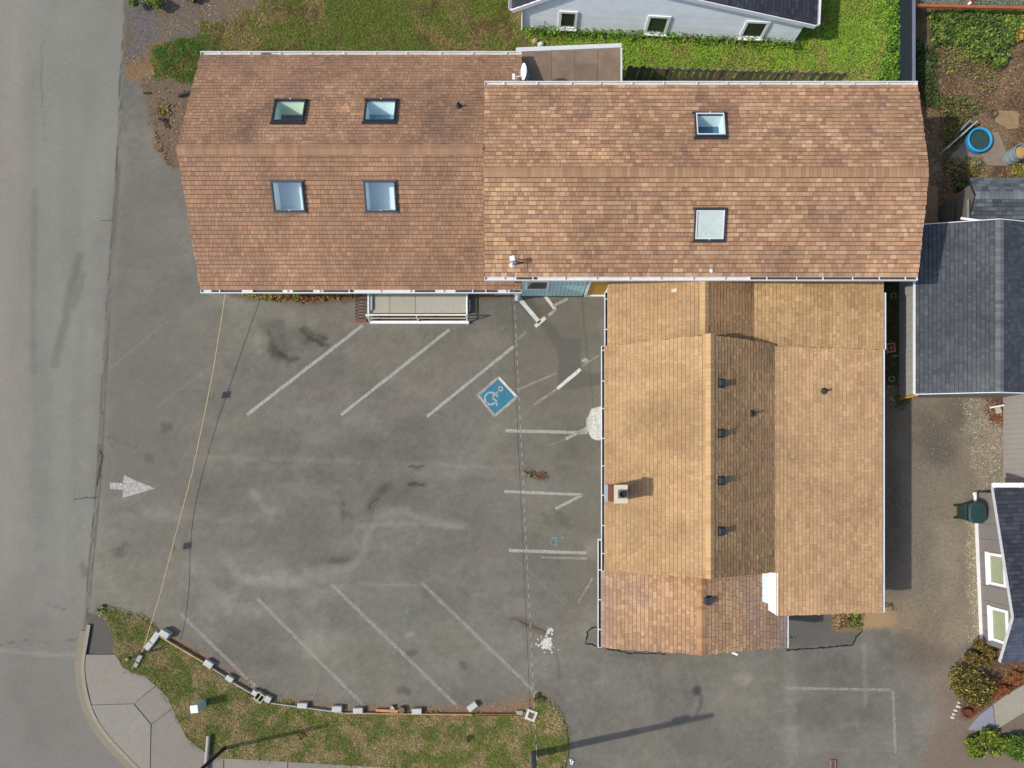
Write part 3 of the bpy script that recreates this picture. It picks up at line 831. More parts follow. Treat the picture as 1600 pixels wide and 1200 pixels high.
def gable_wall(mb, pts, thick_vec, col):
    """upright polygon slab"""
    t = Vector(thick_vec); a = [Vector(p) for p in pts]; b = [p+t for p in a]
    mb.face(a, col); mb.face(list(reversed(b)), col)
    n = len(a)
    for i in range(n): mb.face([a[i], b[i], b[(i+1)%n], a[(i+1)%n]], col)

# ---- west hall (A)
TEAL = (.40, .58, .58); TAN = S(170, 160, 140)
AX0, AX1 = -11.25, .11; AXB = -1.13
AYN, AYS, AZE, AZR = 15.03, 6.745, 2.90, 4.64; AYR = (AYN+AYS)/2
bA = thing('hall', 'long brown shingled hall with four skylights, beside the street', 'building', (-5.5, AYR, 0))
wA = MB(); wA.box(AX0+.35, -1.2, AYS+.75, AYN-.5, 0, 2.75, TEAL)
wA.box(-1.2, AX1-.1, AYS+.75, AYS+1.2, 0, 2.75, TEAL)
gable_wall(wA, [(AX0+.35, AYS+.75, 2.752), (AX0+.35, AYN-.5, 2.752), (AX0+.35, AYR, AZR-.25)], (.12, 0, 0), TEAL)
gable_wall(wA, [(AXB-.1, AYS+.4, 2.9), (AXB-.1, AYN-.4, 2.9), (AXB-.1, AYR, AZR-.06)], (.08, 0, 0), TEAL)
wA.build('wall', M['gen'], bA)
rA = Roof(bA, M['deck'])
sl = math.hypot(AYR-AYS, AZR-AZE); VS = Vector((0, AYR-AYS, AZR-AZE))/sl; VN = Vector((0, AYR-AYN, AZR-AZE))/sl
UA = Vector((1, 0, 0)); NS_ = UA.cross(VS); NN_ = VN.cross(UA)
OS, ON = Vector((AX0, AYS, AZE)), Vector((AX0, AYN, AZE))
LA = AX1-AX0
def uv(p, O, U, V): return (p-O).dot(U), (p-O).dot(V)
SK = []
holesS, holesN = [], []
for px, py in ((451,307),(594.5,307)):
    c = hit(px, py, OS, NS_); u, v = uv(c, OS, UA, VS); SK.append((c, UA, VS)); holesS.append((u-.50, u+.50, v-.435, v+.435))
for px, py in ((452.5,175.5),(594.5,175)):
    c = hit(px, py, ON, NN_); u, v = uv(c, ON, UA, VN); SK.append((c, UA, VN)); holesN.append((u-.50, u+.50, v-.48, v+.48))
cut = AXB-AX0
patS = [(holesS[0][1], holesS[0][1]+.85, holesS[0][2]+.2, holesS[0][3]+.1, (196,152,116), .55), (holesS[1][1], holesS[1][1]+.7, holesS[1][2], holesS[1][3]-.2, (196,152,116), .5), (2.3, 3.3, 3.0, 3.6, (190,150,116), .3), (holesS[0][0]-.5, holesS[0][0], holesS[0][2]+.1, holesS[0][3]-.4, (190,146,112), .4)]
patN = [(holesN[1][0]-1.1, holesN[1][0], holesN[1][2]+.1, holesN[1][3]-.3, (196,154,116), .5)]
rA.slope(OS, UA, VS, LA, sl, PAL_A, holesS + [(cut, LA+1, .62, 99)], gap=.008, calm=.6, wr=(.10, .17), stain=.3, stain_col=(128,100,88), patches=patS, seed=1)
rA.slope(ON, UA, VN, LA, sl, PAL_A, holesN + [(cut, LA+1, 2.15, 99)], gap=.007, band=.030, calm=.6, wr=(.10, .18), stain=.5, stain_col=(114,92,84), patches=patN, seed=2)
rA.ridge((AX0, AYR, AZR), (AXB, AYR, AZR), (AZR-AZE)/(AYR-AYS), (AZR-AZE)/(AYR-AYS), [(174,136,109),(179,141,112),(169,131,105),(185,147,117)], seed=3, half=.17)
rA.finish()
for O_, V_ in ((OS, VS), (ON, VN)):
    fA = MB(); fA.beam(O_ + Vector((.02,0,-.12)), O_ + V_*(sl-.01) + Vector((.02,0,-.12)), .03, .16, (.6,.58,.54), (0,0,1)); fA.build('fascia', M['gen'], bA)
gutter(bA, (AX0, AYS, AZE-.01), (-1.15, AYS, AZE-.01), (0,-1,0), 1.13, dirt=.52)
gutter(bA, (-1.15, AYS, AZE-.01), (AX1, AYS, AZE-.01), (0,-1,0), 1.13, dirt=.5)
gutter(bA, (AX0, AYN, AZE-.01), (AX1, AYN, AZE-.01), (0,1,0), 1.13, dirt=.25)
pale = S(214, 228, 222)
for i, (c, U, V) in enumerate(SK):
    if i < 2: skylight(bA, c, U, V, 1.06, .93, (.52,.62,.68), (.84,.90,.90), frame_col=(.06,.062,.068), depth=.6)
    else: skylight(bA, c, U, V, 1.06, 1.02, (.02,.026,.024) if i == 2 else (.13,.28,.38), [(.72,.84,.66)]*4 if i == 2 else [(.78,.90,.88)]*4, depth=.5)
p = hit(717, 167, ON, NN_); pipe_vent(bA, p, NN_, .25)

# ---- middle hall (B)
BX0, BX1, BYN, BYS, BZE, BZR = -1.142, 13.45, 13.30, 6.853, 4.1, 4.77; BYR = (BYN+BYS)/2
bB = thing('hall', 'taller brown shingled hall with two skylights and a teal wall, at the top centre', 'building', (6.2, BYR, 0))
wB = MB(); WY = BYS+.42
# south wall of teal boards (each board an upright with a groove between), doorway left open
DX0, DX1 = W(916, 450, .1).x, W(944, 450, .1).x
x = BX0+.2
boards = []
back = MB(); back.box(BX0+.2, DX0, WY+.02, WY+.12, 0, 3.9, tuple(c*.6 for c in TEAL)); back.box(DX1, BX1-.35, WY+.02, WY+.12, 0, 3.9, tuple(c*.6 for c in TEAL))
back.box(DX0, DX1, WY+.02, WY+.12, 2.15, 3.9, tuple(c*.6 for c in TEAL))
back.box(BX0+.2, BX0+.35, WY+.12, BYN-.5, 0, 3.9, TEAL); back.box(BX1-.5, BX1-.35, WY+.12, BYN-.5, 0, 3.9, TEAL); back.box(BX0+.2, BX1-.35, BYN-.5, BYN-.35, 0, 3.9, TEAL)
for xx in (BX0+.22, BX1-.47): gable_wall(back, [(xx, WY, 3.9), (xx, BYN-.4, 3.9), (xx, BYR, BZR-.12)], (.1, 0, 0), TEAL)
wallB = back.build('wall', M['gen'], bB)
bw = .15
bme = MB(); bme.box(-bw/2+.006, bw/2-.006, -.02, .02, 0, 3.85, TEAL)
me = bpy.data.meshes.new('board'); me.from_pydata(bme.v, [], bme.f); set_cols(me, [(*TEAL, 1)]*24); me.materials.append(M['gen'])
x = W(812, 450).x
while x < 3.6:
    if not (DX0-.1 < x < DX1+.1):
        o = bpy.data.objects.new('board', me); o.location = Vector((x, WY, .02)) - BASE[bB]; link(o, wallB)
    x += bw
wn_ = MB(); zc = .95
wx0, wx1 = W(820, 440, 1).x, W(857, 440, 1).x
for (a, b_, c, d) in ((wx0, wx1, 1.05, 1.13), (wx0, wx1, 2.1, 2.18), (wx0, wx0+.09, 1.13, 2.1), (wx1-.09, wx1, 1.13, 2.1)): wn_.box(a, b_, WY-.06, WY-.021, c, d, (.72,.72,.71))
wf = wn_.build('window', M['gen'], bB); q = MB(); q.box(wx0+.09, wx1-.09, WY-.035, WY-.022, 1.13, 2.1); q.build('pane', M['win'], wf)
dr = MB()
for a, b_ in ((DX0-.09, DX0), (DX1, DX1+.09)): dr.box(a, b_, WY-.05, WY+.02, 0, 2.15, (.72,.72,.71))
dr.box(DX0-.09, DX1+.09, WY-.05, WY+.02, 2.151, 2.25, (.72,.72,.71))
df = dr.build('door_frame', M['gen'], bB); q = MB(); q.box(DX0+.002, DX1-.002, WY+.0, WY+.05, .12, 2.14, S(212,160,72)); dd = q.build('door', M['gen'], df); 
q = MB(); q.box(DX0+.002, DX1-.002, WY-.05, WY+.09, .0, .118, (.66,.66,.64)); q.build('threshold', M['gen'], bB)
sk_ = MB(); y0 = W(0, 451.6, .12).y; sk_.box(W(813,0,.12).x, W(950,0,.12).x, y0-.045, y0+.045, .0, .12, (.72,.72,.71)); sk_.build('skirting_kerb', M['gen'], bB)
sk_ = MB(); sk_.box(W(813,0,.02).x, W(915,0,.02).x, y0+.046, WY-.03, .0, .02, (.03,.04,.045)); sk_.build('black_gap_strip', M['gen'], bB)  # near-black sheet standing in for the dark gap between kerb and wall
rB = Roof(bB, M['deck'])
slB = math.hypot(BYR-BYS, BZR-BZE); VSB = Vector((0, BYR-BYS, BZR-BZE))/slB; VNB = Vector((0, BYR-BYN, BZR-BZE))/slB
OSB, ONB = Vector((BX0, BYS, BZE)), Vector((BX0, BYN, BZE)); LB = BX1-BX0
nS, nN = UA.cross(VSB), VNB.cross(UA)
cS = hit(1108, 352, OSB, nS); cN = hit(1109, 197, ONB, nN)
uS, vS = uv(cS, OSB, UA, VSB); uN, vN = uv(cN, ONB, UA, VNB)
rB.slope(OSB, UA, VSB, LB, slB, PAL_B, [(uS-.48, uS+.48, vS-.46, vS+.46)], calm=.8, gap=.008, wr=(.11, .25), stain=.4, stain_col=(138,106,94), seed=5, patches=[(0, 1.1, 0, 3.3, (206,166,128), .28)])
rB.slope(ONB, UA, VNB, LB, slB, PAL_B, [(uN-.48, uN+.48, vN-.42, vN+.42)], band=.028, calm=.8, gap=.008, wr=(.11, .25), stain=.45, stain_col=(128,98,86), seed=6)
rB.ridge((BX0, BYR, BZR), (BX1, BYR, BZR), .204, .204, [(186,147,114),(193,154,119),(180,141,110),(175,136,106)], seed=7, half=.16, expo=.13)
rB.finish()
gutter(bB, (BX0, BYS, BZE-.01), (7.8, BYS, BZE-.01), (0,-1,0), 1.07, dirt=.22)
gutter(bB, (7.8, BYS, BZE-.01), (BX1, BYS, BZE-.01), (0,-1,0), .95, dirt=.95)
gutter(bB, (BX0, BYN, BZE-.01), (BX1, BYN, BZE-.01), (0,1,0), 1.07, dirt=.2)
skylight(bB, cS, UA, VSB, 1.02, .99, S(190,205,200), S(205,220,215), frosted=True, rim=(.55,.56,.55), depth=.4)
skylight(bB, cN, UA, VNB, 1.02, .90, (.06,.14,.22), (.72,.86,.86), rim=(.55,.56,.55), depth=.55)
for O_, V_ in ((OSB, VSB), (ONB, VNB)):
    for xx in (.02, LB-.02):
        fB = MB(); fB.beam(O_ + UA*xx + Vector((0,0,-.12)), O_ + UA*xx + V_*(slB-.01) + Vector((0,0,-.12)), .03, .16, (.55,.53,.5)); fB.build('fascia', M['gen'], bB)
pipe_vent(bB, hit(1112, 423, OSB, nS), nS, .10, .03, (.5,.5,.52))

# ---- flat-roofed lean-to north of the halls
FZ = 2.42
fx0, fx1 = W(806,100,FZ).x, W(971,100,FZ).x; fyN0, fyN1 = W(0,76,FZ).y, W(0,69,FZ).y; fyS = 13.2
bF = thing('lean_to', 'flat brown rolled roof lean-to behind the halls, next to the white dish', 'building', (2, 14.4, 0))
q = MB(); q.prism([(fx0+.15, fyS), (fx1-.2, fyS), (fx1-.2, fyN1-.25), (fx0+.15, fyN0-.25)], 0, FZ-.06, S(190,195,190)); q.build('wall', M['gen'], bF)
seams = [815, 862, 898, 934, 971]
cols = [(140,120,104),(147,126,108),(138,118,102),(146,126,108)]
def fy(xw): return fyN0 + (fyN1-fyN0)*(xw-fx0)/(fx1-fx0)
q = MB(); q.prism([(fx0, fyS), (fx1, fyS), (fx1, fyN1), (fx0, fyN0)], FZ-.058, FZ-.012, S(150,136,122)); slab = q.build('roof', M['conc'], bF); M['roll'] = attr_mat('rolled_roofing', .92, (.9, 3.2, 20.0), (.16, .14, .12), .2, 60.0, .15)
xs_ = [fx0] + [W(s_, 0, FZ).x for s_ in seams[1:-1]] + [fx1-.04]
for i in range(len(xs_)-1):
    a, b_ = xs_[i]+.008, xs_[i+1]-.008
    q = MB()
    if i == 2:
        ym = W(0, 100, FZ).y
        q.prism([(a, fyS), (b_, fyS), (b_, ym-.008), (a, ym-.008)], FZ-.012, FZ, S(*cols[i])); q.build('roll_sheet', M['roll'], slab); q = MB()
        q.prism([(a, ym+.008), (b_, ym+.008), (b_, fy(b_)-.16), (a, fy(a)-.16)], FZ-.012, FZ, S(148,128,112))
    else: q.prism([(a, fyS), (b_, fyS), (b_, fy(b_)-.16), (a, fy(a)-.16)], FZ-.012, FZ, S(*cols[i]))
    q.build('roll_sheet', M['roll'], slab)
q = MB(); q.obox(((fx0+fx1)/2, (fyN0+fyN1)/2-.06, FZ+.01), ((fx1-fx0)/2, (fyN1-fyN0)/2, 0), (0,.075,0), (0,0,.03), (.52,.53,.52)); q.build('edge_flashing', M['gen'], bF)
q = MB(); q.box(fx1-.032, fx1+.02, fyS, fyN1-.15, FZ-.05, FZ+.04, (.62,.62,.61)); q.build('edge_flashing', M['gen'], bF)

# ---- satellite dish
dz = 3.25
dc = W(822, 112, 3.75); root = W(806, 119, dz); 
sd = thing('satellite_dish', 'white satellite dish on the end of the west hall roof', 'satellite dish', (root.x, root.y, dz))
nrm = Vector((-.97, -.16, .30)).normalized()
ax = Vector((0, 0, 1)).rotation_difference(nrm).to_matrix()
q = MB(); prof = [(.001, .0)] + [(r_, .10*(r_/.29)**2) for r_ in (.08,.16,.23,.29)] + [(.29, .085), (.2,.03), (.001,-.015)]
q.lathe(dc, prof, 28, (.66,.68,.70), ax, 1.0, .88); dd = q.build('dish', M['gen'], sd, smooth=True)
lnb = dc + nrm*.42 + Vector((0,-.06,-.22))
q = MB(); q.tube([dc - nrm*.03 + Vector((0,0,-.22)), lnb], .022, 8, (.62,.62,.62)); q.build('arm', M['gen'], sd)
q = MB()
for k in (-1, 0, 1): q.obox(lnb + Vector((-.03, k*.07, .0)), (.05,0,0), (0,.025,0), (0,0,.03), (.75,.75,.75)); q.obox(lnb + Vector((-.088, k*.07, .0)), (.008,0,0), (0,.02,0), (0,0,.022), (.1,.1,.1))
q.build('feed_horn', M['gen'], sd)
q = MB(); q.tube([dc - nrm*.04, dc - nrm*.10 + Vector((0,0,-.2)), (dc.x+.02, dc.y, 3.15)], .03, 8, (.45,.46,.48)); q.build('mast', M['gen'], sd)

# ---- service mast on the middle hall
mp = hit(801, 414, OSB, nS)
sm = thing('service_mast', 'grey electric service mast standing on the middle hall roof', 'mast', mp)
q = MB(); q.lathe(mp, [(.11,.01),(.09,.04),(.04,.07),(.035,.07),(.035,.55),(.001,.55)], 12, (.5,.5,.52)); q.build('pipe', M['gen'], sm)
q = MB(); q.obox(mp+Vector((-.01,.02,.60)), (.075,.02,0), (-.02,.075,0), (0,0,.06), (.68,.69,.72)); q.build('weather_head', M['gen'], sm)
q = MB(); q.beam(mp+Vector((.03,.01,.45)), mp+Vector((.33,.06,.02)), .03, .03, (.06,.06,.07)); q.beam(mp+Vector((.0,.03,.50)), mp+Vector((.14,.20,.02)), .025, .025, (.2,.2,.22)); q.build('brace', M['gen'], sm)

# ---- house (C): three stepped roofs and a shed wing
bC = thing('house', 'tan shingled house with brick chimney, stepped roofs and black vents, beside the parking lot', 'house', (8, 0, 0))
xl, zl, xr, zr = 3.09, 2.6, 6.33, 4.6
xb, zb = 9.04, 2.93; xe, ze = 13.16, 2.30
yM0, yM1 = -3.26, 4.80; yS0 = -6.07; ySh0 = -4.80; yN1_ = 7.2
xbN, zbN, zrN, zlN, xlN, xeN, zeN = 8.31, 2.90, 3.90, 2.33, 3.24, 13.24, 2.24
CREAM = S(186, 206, 200)
w = MB()
w.box(3.5, 9.1, -5.7, 7.1, 0, 2.2, CREAM); w.box(9.1, 12.8, -4.45, 7.1, 0, 2.1, CREAM)
for y_ in (yM0+.3, yM1-.42): gable_wall(w, [(3.5, y_, 2.2), (9.6, y_, 2.2), (xb+.1, y_, zb-.12), (xr, y_, zr-.14), (3.3, y_, zl-.0)], (0, .12, 0), CREAM)
gable_wall(w, [(3.5, -5.7, 2.2), (9.1, -5.7, 2.2), (xr, -5.7, 3.22)], (0, .12, 0), CREAM)
gable_wall(w, [(3.5, yN1_-.2, 2.2), (12.8, yN1_-.2, 2.1), (xbN, yN1_-.2, zbN-.12), (xr, yN1_-.2, zrN-.12)], (0, .1, 0), CREAM)
gable_wall(w, [(9.1, -4.45, 2.1), (12.8, -4.45, 2.1), (9.2, -4.45, zb-.14)], (0, .1, 0), CREAM)
wC = w.build('wall', M['gen'], bC)
# pale boarded wall strip between the lower roof and the shed roof
q = MB(); q.box(9.245, 9.30, -4.50, -3.24, 2.2, 2.80, CREAM); q.build('wall', M['gen'], bC)
for k in range(7):
    q = MB(); yy = -4.44+k*.175; q.box(9.232, 9.2445, yy, yy+.165, 2.25, 2.78, CREAM); q.build('board', M['gen'], wC)
q = MB(); q.box(9.14, 9.168, ySh0, yM0-.02, zb-.17, zb+.0, (.78,.79,.79)); q.build('fascia', M['gen'], bC)
q = MB(); gable_wall(q, [(9.135, ySh0+.02, zb-.02), (9.135, yM0-.03, zb-.02), (8.93, yM0-.03, 2.66), (8.93, ySh0+.16, 2.66)], (.01,0,-.02), (.78,.80,.80)); q.build('flashing', M['gen'], bC)
for k in range(8):
    q = MB(); y0_ = -4.42+k*.142; gable_wall(q, [(8.925, y0_, 2.655), (8.925, y0_+.135, 2.655), (8.72, y0_+.135, 2.635), (8.72, y0_+.02*(k==0)*4, 2.635)], (0,0,-.02), (.60,.72,.69)); q.build('flashing_strip', M['gen'], bC)
def slopeVec(dx, dz): 
    l = math.hypot(dx, dz); return Vector((dx/l, 0, dz/l)), l
PAL_S = [(190,152,117),(197,159,123),(183,144,110),(202,165,128),(178,138,107)]
rC = Roof(bC, M['deck'])
UY = Vector((0, 1, 0))
# main west, main east
V1, l1 = slopeVec(xr-xl, zr-zl); rC.slope((xl, yM0, zl), UY, V1, yM1-yM0, l1, PAL_C, gap=.0035, band=.014, calm=.75, wr=(.10, .21), stain=.28, stain_col=(170,134,104), seed=8, edge_stain=.35)
V2, l2 = slopeVec(xr-xb, zr-zb); rC.slope((xb, yM0, zb), UY, V2, yM1-yM0, l2, [(182,144,104),(188,150,110),(174,136,98),(194,158,116)], gap=.0035, band=.014, calm=.75, wr=(.10, .21), stain=.3, stain_col=(150,116,90), seed=9, th=.02)
nE = UY.cross(V2); nE = nE if nE.z > 0 else -nE
# shed wing
V3b, l3b = slopeVec(xb-xe, zb-ze); cutv = (xe-9.145)/(xe-xb)*l3b
rC.slope((xe, ySh0, ze), UY, V3b, 4.72-ySh0, l3b, PAL_CS, [(-1, yM0-ySh0, cutv, 99)], gap=.0035, band=.014, calm=.75, wr=(.10, .21), stain=.25, stain_col=(160,122,96), seed=11)
# north section
V4, l4 = slopeVec(xr-xlN, zrN-zlN); rC.slope((xlN, yM1-.5, zlN), UY, V4, yN1_-yM1+.5, l4, PAL_C, gap=.0035, band=.014, calm=.75, wr=(.10, .21), stain=.25, stain_col=(170,134,104), seed=12)
V5, l5 = slopeVec(xr-xbN, zrN-zbN); rC.slope((xbN, yM1-.5, zbN), UY, V5, yN1_-yM1+.5, l5, [(182,144,104),(188,150,110),(174,136,98)], gap=.0035, band=.014, calm=.75, wr=(.10, .21), stain=.3, stain_col=(140,110,84), seed=13, th=.02)
V6, l6 = slopeVec(xbN-xeN, zbN-zeN); rC.slope((xeN, 4.722, zeN), UY, V6, yN1_-4.722, l6, [(200,162,116),(206,170,124),(192,154,110),(210,174,128)], gap=.0035, band=.014, calm=.75, wr=(.10, .21), stain=.2, stain_col=(170,130,100), seed=14)
# south section
zs, xS0, xS1, zse = 3.37, 3.01, 9.69, 2.30; xrS = 6.35
V7, l7 = slopeVec(xrS-xS0, zs-zse); rC.slope((xS0, yS0, zse), UY, V7, -3.0-yS0, l7, PAL_S, gap=.0035, band=.014, calm=.9, wr=(.10, .21), stain=.3, stain_col=(176,152,140), seed=15, edge_stain=.6)
V8, l8 = slopeVec(xrS-xS1, zs-zse); rC.slope((xS1, yS0, zse), UY, V8, -3.0-yS0, l8, [(188,150,116),(195,157,122),(181,142,109),(200,163,127)], wr=(.14, .30), calm=.9, stain=.35, stain_col=(170,152,154), seed=16, edge_stain=.75)
rC.ridge((xr, yM0, zr), (xr, yM1, zr), (zr-zl)/(xr-xl), (zr-zb)/(xb-xr), [(200,164,120),(206,170,126),(192,156,112)], seed=4, half=.15)
rC.ridge((xr, yM1+.02, zrN), (xr, yN1_, zrN), (zrN-zlN)/(xr-xlN), (zrN-zbN)/(xbN-xr), [(200,164,120),(206,170,126),(192,156,112)], seed=5, half=.15)
rC.ridge((xrS, yS0, zs), (xrS, yM0-.02, zs), .32, .32, [(190,144,106),(180,134,98),(198,154,114)], seed=6, half=.16)
rC.finish()
# rake boards
q = MB(); cF = S(205,200,188)
for (a, b_) in (((xl, yS0, zse), None),): pass
for y_, pts in ((yM0+.015, [(xl, zl), (xr, zr), (xb, zb)]), (yM1-.015, [(xl, zl), (xr, zr), (xb, zb)]), (yS0+.015, [(xS0, zse), (xrS, zs), (xS1, zse)]), (ySh0+.015, [(9.17, zb-.01), (xe, ze)])):
    for (x0, z0), (x1, z1) in zip(pts[:-1], pts[1:]): q = MB(); q.beam((x0, y_, z0-.17), (x1, y_, z1-.17), .03, .15, cF); q.build('fascia', M['gen'], bC)
gutter(bC, (xl, yM0, zl-.01), (xl, yM1, zl-.01), (-1,0,0), 1.05, dirt=.96, w=.12)
gutter(bC, (xlN, yM1+.02, zlN-.01), (xlN, yN1_-.4, zlN-.01), (-1,0,0), 1.05, dirt=.96, w=.12)
gutter(bC, (xS0, yS0, zse-.01), (xS0, W(0,842,zse).y, zse-.01), (-1,0,0), 1.1, dirt=.93, w=.13)
gutter(bC, (xe, ySh0, ze-.01), (xe, 4.72, ze-.01), (1,0,0), 0, dirt=.15, w=.10)
gutter(bC, (xeN, 4.74, zeN-.01), (xeN, yN1_-.4, zeN-.01), (1,0,0), 0, dirt=.15, w=.10)
gutter(bC, (xS1, yS0, zse-.01), (xS1, ySh0-.02, zse-.01), (1,0,0), 0, dirt=.2, w=.09)
q = MB(); q.tube([W(947,456,2.2), W(947.5,459,2.0), W(947.5,462,1.6), W(948,464,.05)], .04, 8, (.62,.62,.62)); q.build('downspout', M['gen'], bC)
# white vent strip beside the gutter
q = MB(); yv0, yv1 = W(0, 867, 2.1).y, W(0, 840, 2.1).y
for xx in (W(941.6,0,2.45).x,): q.box(xx-.016, xx+.016, yv0, yv1, 2.30, 2.36, (.68,.70,.74))
q.build('downspout', M['gen'], bC)
# chimney
cz = 4.62; cx0, cx1, cy0, cy1 = 3.19, 3.57, -.74, -.19
q = MB(); q.box(cx0, cx1, cy0, cy1, 2.5, cz-.10, S(128,84,70)); ch = q.build('chimney', M['gen'], bC)
nb = 0
bm1 = MB(); bm1.box(-.008, .006, -.088, .088, -.031, .031, S(136,84,68)); bm2 = MB(); bm2.box(-.008, .006, -.088, .088, -.031, .031, S(118,72,60))
bms = []
for t, c_ in ((bm1, S(136,84,68)), (bm2, S(118,72,60))):
    m_ = bpy.data.meshes.new('brick'); m_.from_pydata(t.v, [], t.f); set_cols(m_, [(*c_, 1)]*24); m_.materials.append(M['gen']); bms.append(m_)
for r_ in range(26):
    z_ = 2.62 + r_*.074
    if z_ > cz-.16: break
    for j in range(3):
        yy = cy0 + .09 + j*.184 + (.0 if r_ % 2 else .0)
        o = bpy.data.objects.new('brick', bms[(r_*7+j*3) % 5 > 2]); o.location = Vector((cx0-.004, yy, z_)) - BASE[bC]; link(o, ch)
q = MB(); q.box(cx0-.03, cx1+.03, cy0-.03, cy1+.03, cz-.10, cz, S(226,214,190)); q.build('cap', M['conc'], ch)
q = MB(); cc = ((cx0+cx1)/2+.04, (cy0+cy1)/2, cz)
q.box(cc[0]-.14, cc[0]+.14, cc[1]-.14, cc[1]+.14, cz, cz+.05, S(120,114,108)); q.lathe((cc[0], cc[1], cz+.05), [(.11,.0),(.11,.07),(.085,.07),(.085,.005),(.001,.005)], 20, (.02,.02,.02)); q.build('flue', M['gen'], ch)
q = MB(); q.obox((cx0-.06, (cy0+cy1)/2, 2.72), Vector((.07,0,.043)), (0,.30,0), (-.005,0,.008), S(150,160,172)); q.build('flashing', M['gen'], ch)
P0 = Vector((xr, 0, zr))
for py in (599, 677, 751, 830): roof_vent(bC, hit(1126, py, P0, nE), UY, V2, .95)
nES = UY.cross(V8); nES = nES if nES.z > 0 else -nES
roof_vent(bC, hit(1104, 938, Vector((xrS,0,zs)), nES), UY, V8, 1.05)
pipe_vent(bC, hit(1174, 646, P0, nE), nE, .22, .05)
nSh = UY.cross(V3b); nSh = nSh if nSh.z > 0 else -nSh
pipe_vent(bC, hit(1287, 611, Vector((xe, 0, ze)), nSh), nSh, .26, .05)
nW = UY.cross(V4); nW = nW if nW.z > 0 else -nW
c = hit(1054, 454, Vector((xr,0,zrN)), nW); q = MB(); q.obox(c+nW*.026, UY*.06, V4*.10, nW*.004, S(215,200,175)); q.build('roof_patch', M['gen'], bC)
# loose white trim piece at the south gable
q = MB(); q.obox(W(1148,1021.5,2.9), (.10,-.04,0), (.015,.03,0), (0,0,.01), (.7,.7,.7)); q.build('loose_trim', M['gen'], bC)

# ---- house at the top: white boarded gable wall
NZ = 1.3
a = W(817, 45, .0); b_ = W(1240, 67, .0)
along = (b_-a); along.z = 0; LN = along.length; ux = along.normalized(); uyN = Vector((-ux.y, ux.x, 0))
bN = thing('cottage', 'white boarded cottage with three small windows beyond the halls', 'house', a + ux*LN/2)
pk = 2.75; pz = 3.2
WHT = (.84, .89, .94)
q = MB(); gable_wall(q, [a, a+ux*LN, a+ux*LN+Vector((0,0,NZ-.08)), a+ux*pk+Vector((0,0,pz-.22)), a+Vector((0,0,NZ-.02))], uyN*.15, tuple(c*.7 for c in WHT))
q.obox(a+ux*(LN-.08)+uyN*4+Vector((0,0,.6)), ux*.075, uyN*3.85, (0,0,.6), WHT); q.obox(a+ux*.08+uyN*4+Vector((0,0,.6)), ux*.075, uyN*3.85, (0,0,.6), WHT)
wN = q.build('wall', M['gen'], bN)
def gz_(t): return NZ+.05+(pz-NZ-.2)*t/pk if t < pk else NZ+.05+(pz-NZ-.2)*(LN-t)/(LN-pk)
z_ = .06
while z_ < pz-.3:   # lap siding, one board a course
    zq = z_+.16; t0 = 0 if zq < NZ else pk*(zq-NZ)/(pz-NZ-.22); t1 = LN if zq < NZ else LN-(LN-pk)*(zq-NZ)/(pz-NZ-.22)
    t0, t1 = max(t0, 0)+.02, min(t1, LN)-.02
    if t1-t0 > .3:
        s_ = MB(); cA = a+ux*(t0+t1)/2+Vector((0,0,z_+.055)) - uyN*.012
        k_ = R.uniform(.94, 1.03)
        s_.obox(cA, ux*((t1-t0)/2), uyN*.006 + Vector((0,0,.0)), Vector((0,0,.058)) + uyN*.008, tuple(c*k_ for c in WHT)); s_.build('board', M['gen'], wN)
    z_ += .122
for px0, px1, pt, pb in ((874, 906, 16, 43), (1008, 1046, 23, 51), (1156, 1196, 31, 58)):
    # window on the wall plane: pixel column gives the distance along, rows give height
    n_ = -uyN
    cb = hit((px0+px1)/2-4, pb, a, n_); t_ = (cb-a).dot(ux); zb_ = cb.z; ct = hit((px0+px1)/2+2, pt, a, n_); zt_ = ct.z
    ww = (px1-px0-3)/40.5
    q = MB(); O_ = a+ux*t_ - uyN*.045
    for (s0, s1, h0, h1) in ((-ww/2, ww/2, zb_, zb_+.10), (-ww/2, ww/2, zt_-.10, zt_), (-ww/2, -ww/2+.10, zb_+.10, zt_-.10), (ww/2-.10, ww/2, zb_+.10, zt_-.10)):
        q.obox(O_+ux*((s0+s1)/2)+Vector((0,0,(h0+h1)/2)), ux*((s1-s0)/2), uyN*.022, (0,0,(h1-h0)/2), (.82,.83,.84))
    wi = q.build('window', M['gen'], bN)
    q = MB(); q.obox(O_+uyN*.018+Vector((0,0,(zb_+zt_)/2)), ux*(ww/2-.1), uyN*.004, (0,0,(zt_-zb_)/2-.1)); q.build('pane', M['win'], wi)
    q = MB(); q.obox(O_-uyN*.04+Vector((0,0,zb_+.0)), ux*(ww/2+.03), uyN*.05, (0,0,.018), (.82,.83,.84)); q.build('sill', M['gen'], wi)
rN = Roof(bN, M['decknavy'])
ov = .09
e0 = a - ux*.42 - uyN*ov; e1 = a + ux*(LN+.36) - uyN*ov
VL = (ux*(pk+.42) + Vector((0,0,pz-NZ))); lL = VL.length; VR = (-ux*(LN-pk+.36) + Vector((0,0,pz-NZ))); lR = VR.length
rN.slope(e0+Vector((0,0,NZ)), uyN, VL, 6.0, lL, PAL_N2, wr=(.2,.32), seed=20, course=.16)
rN.slope(e1+Vector((0,0,NZ)), uyN, VR, 6.0, lR, PAL_N2, wr=(.2,.32), seed=21, course=.16)
rN.finish(120)
q = MB()
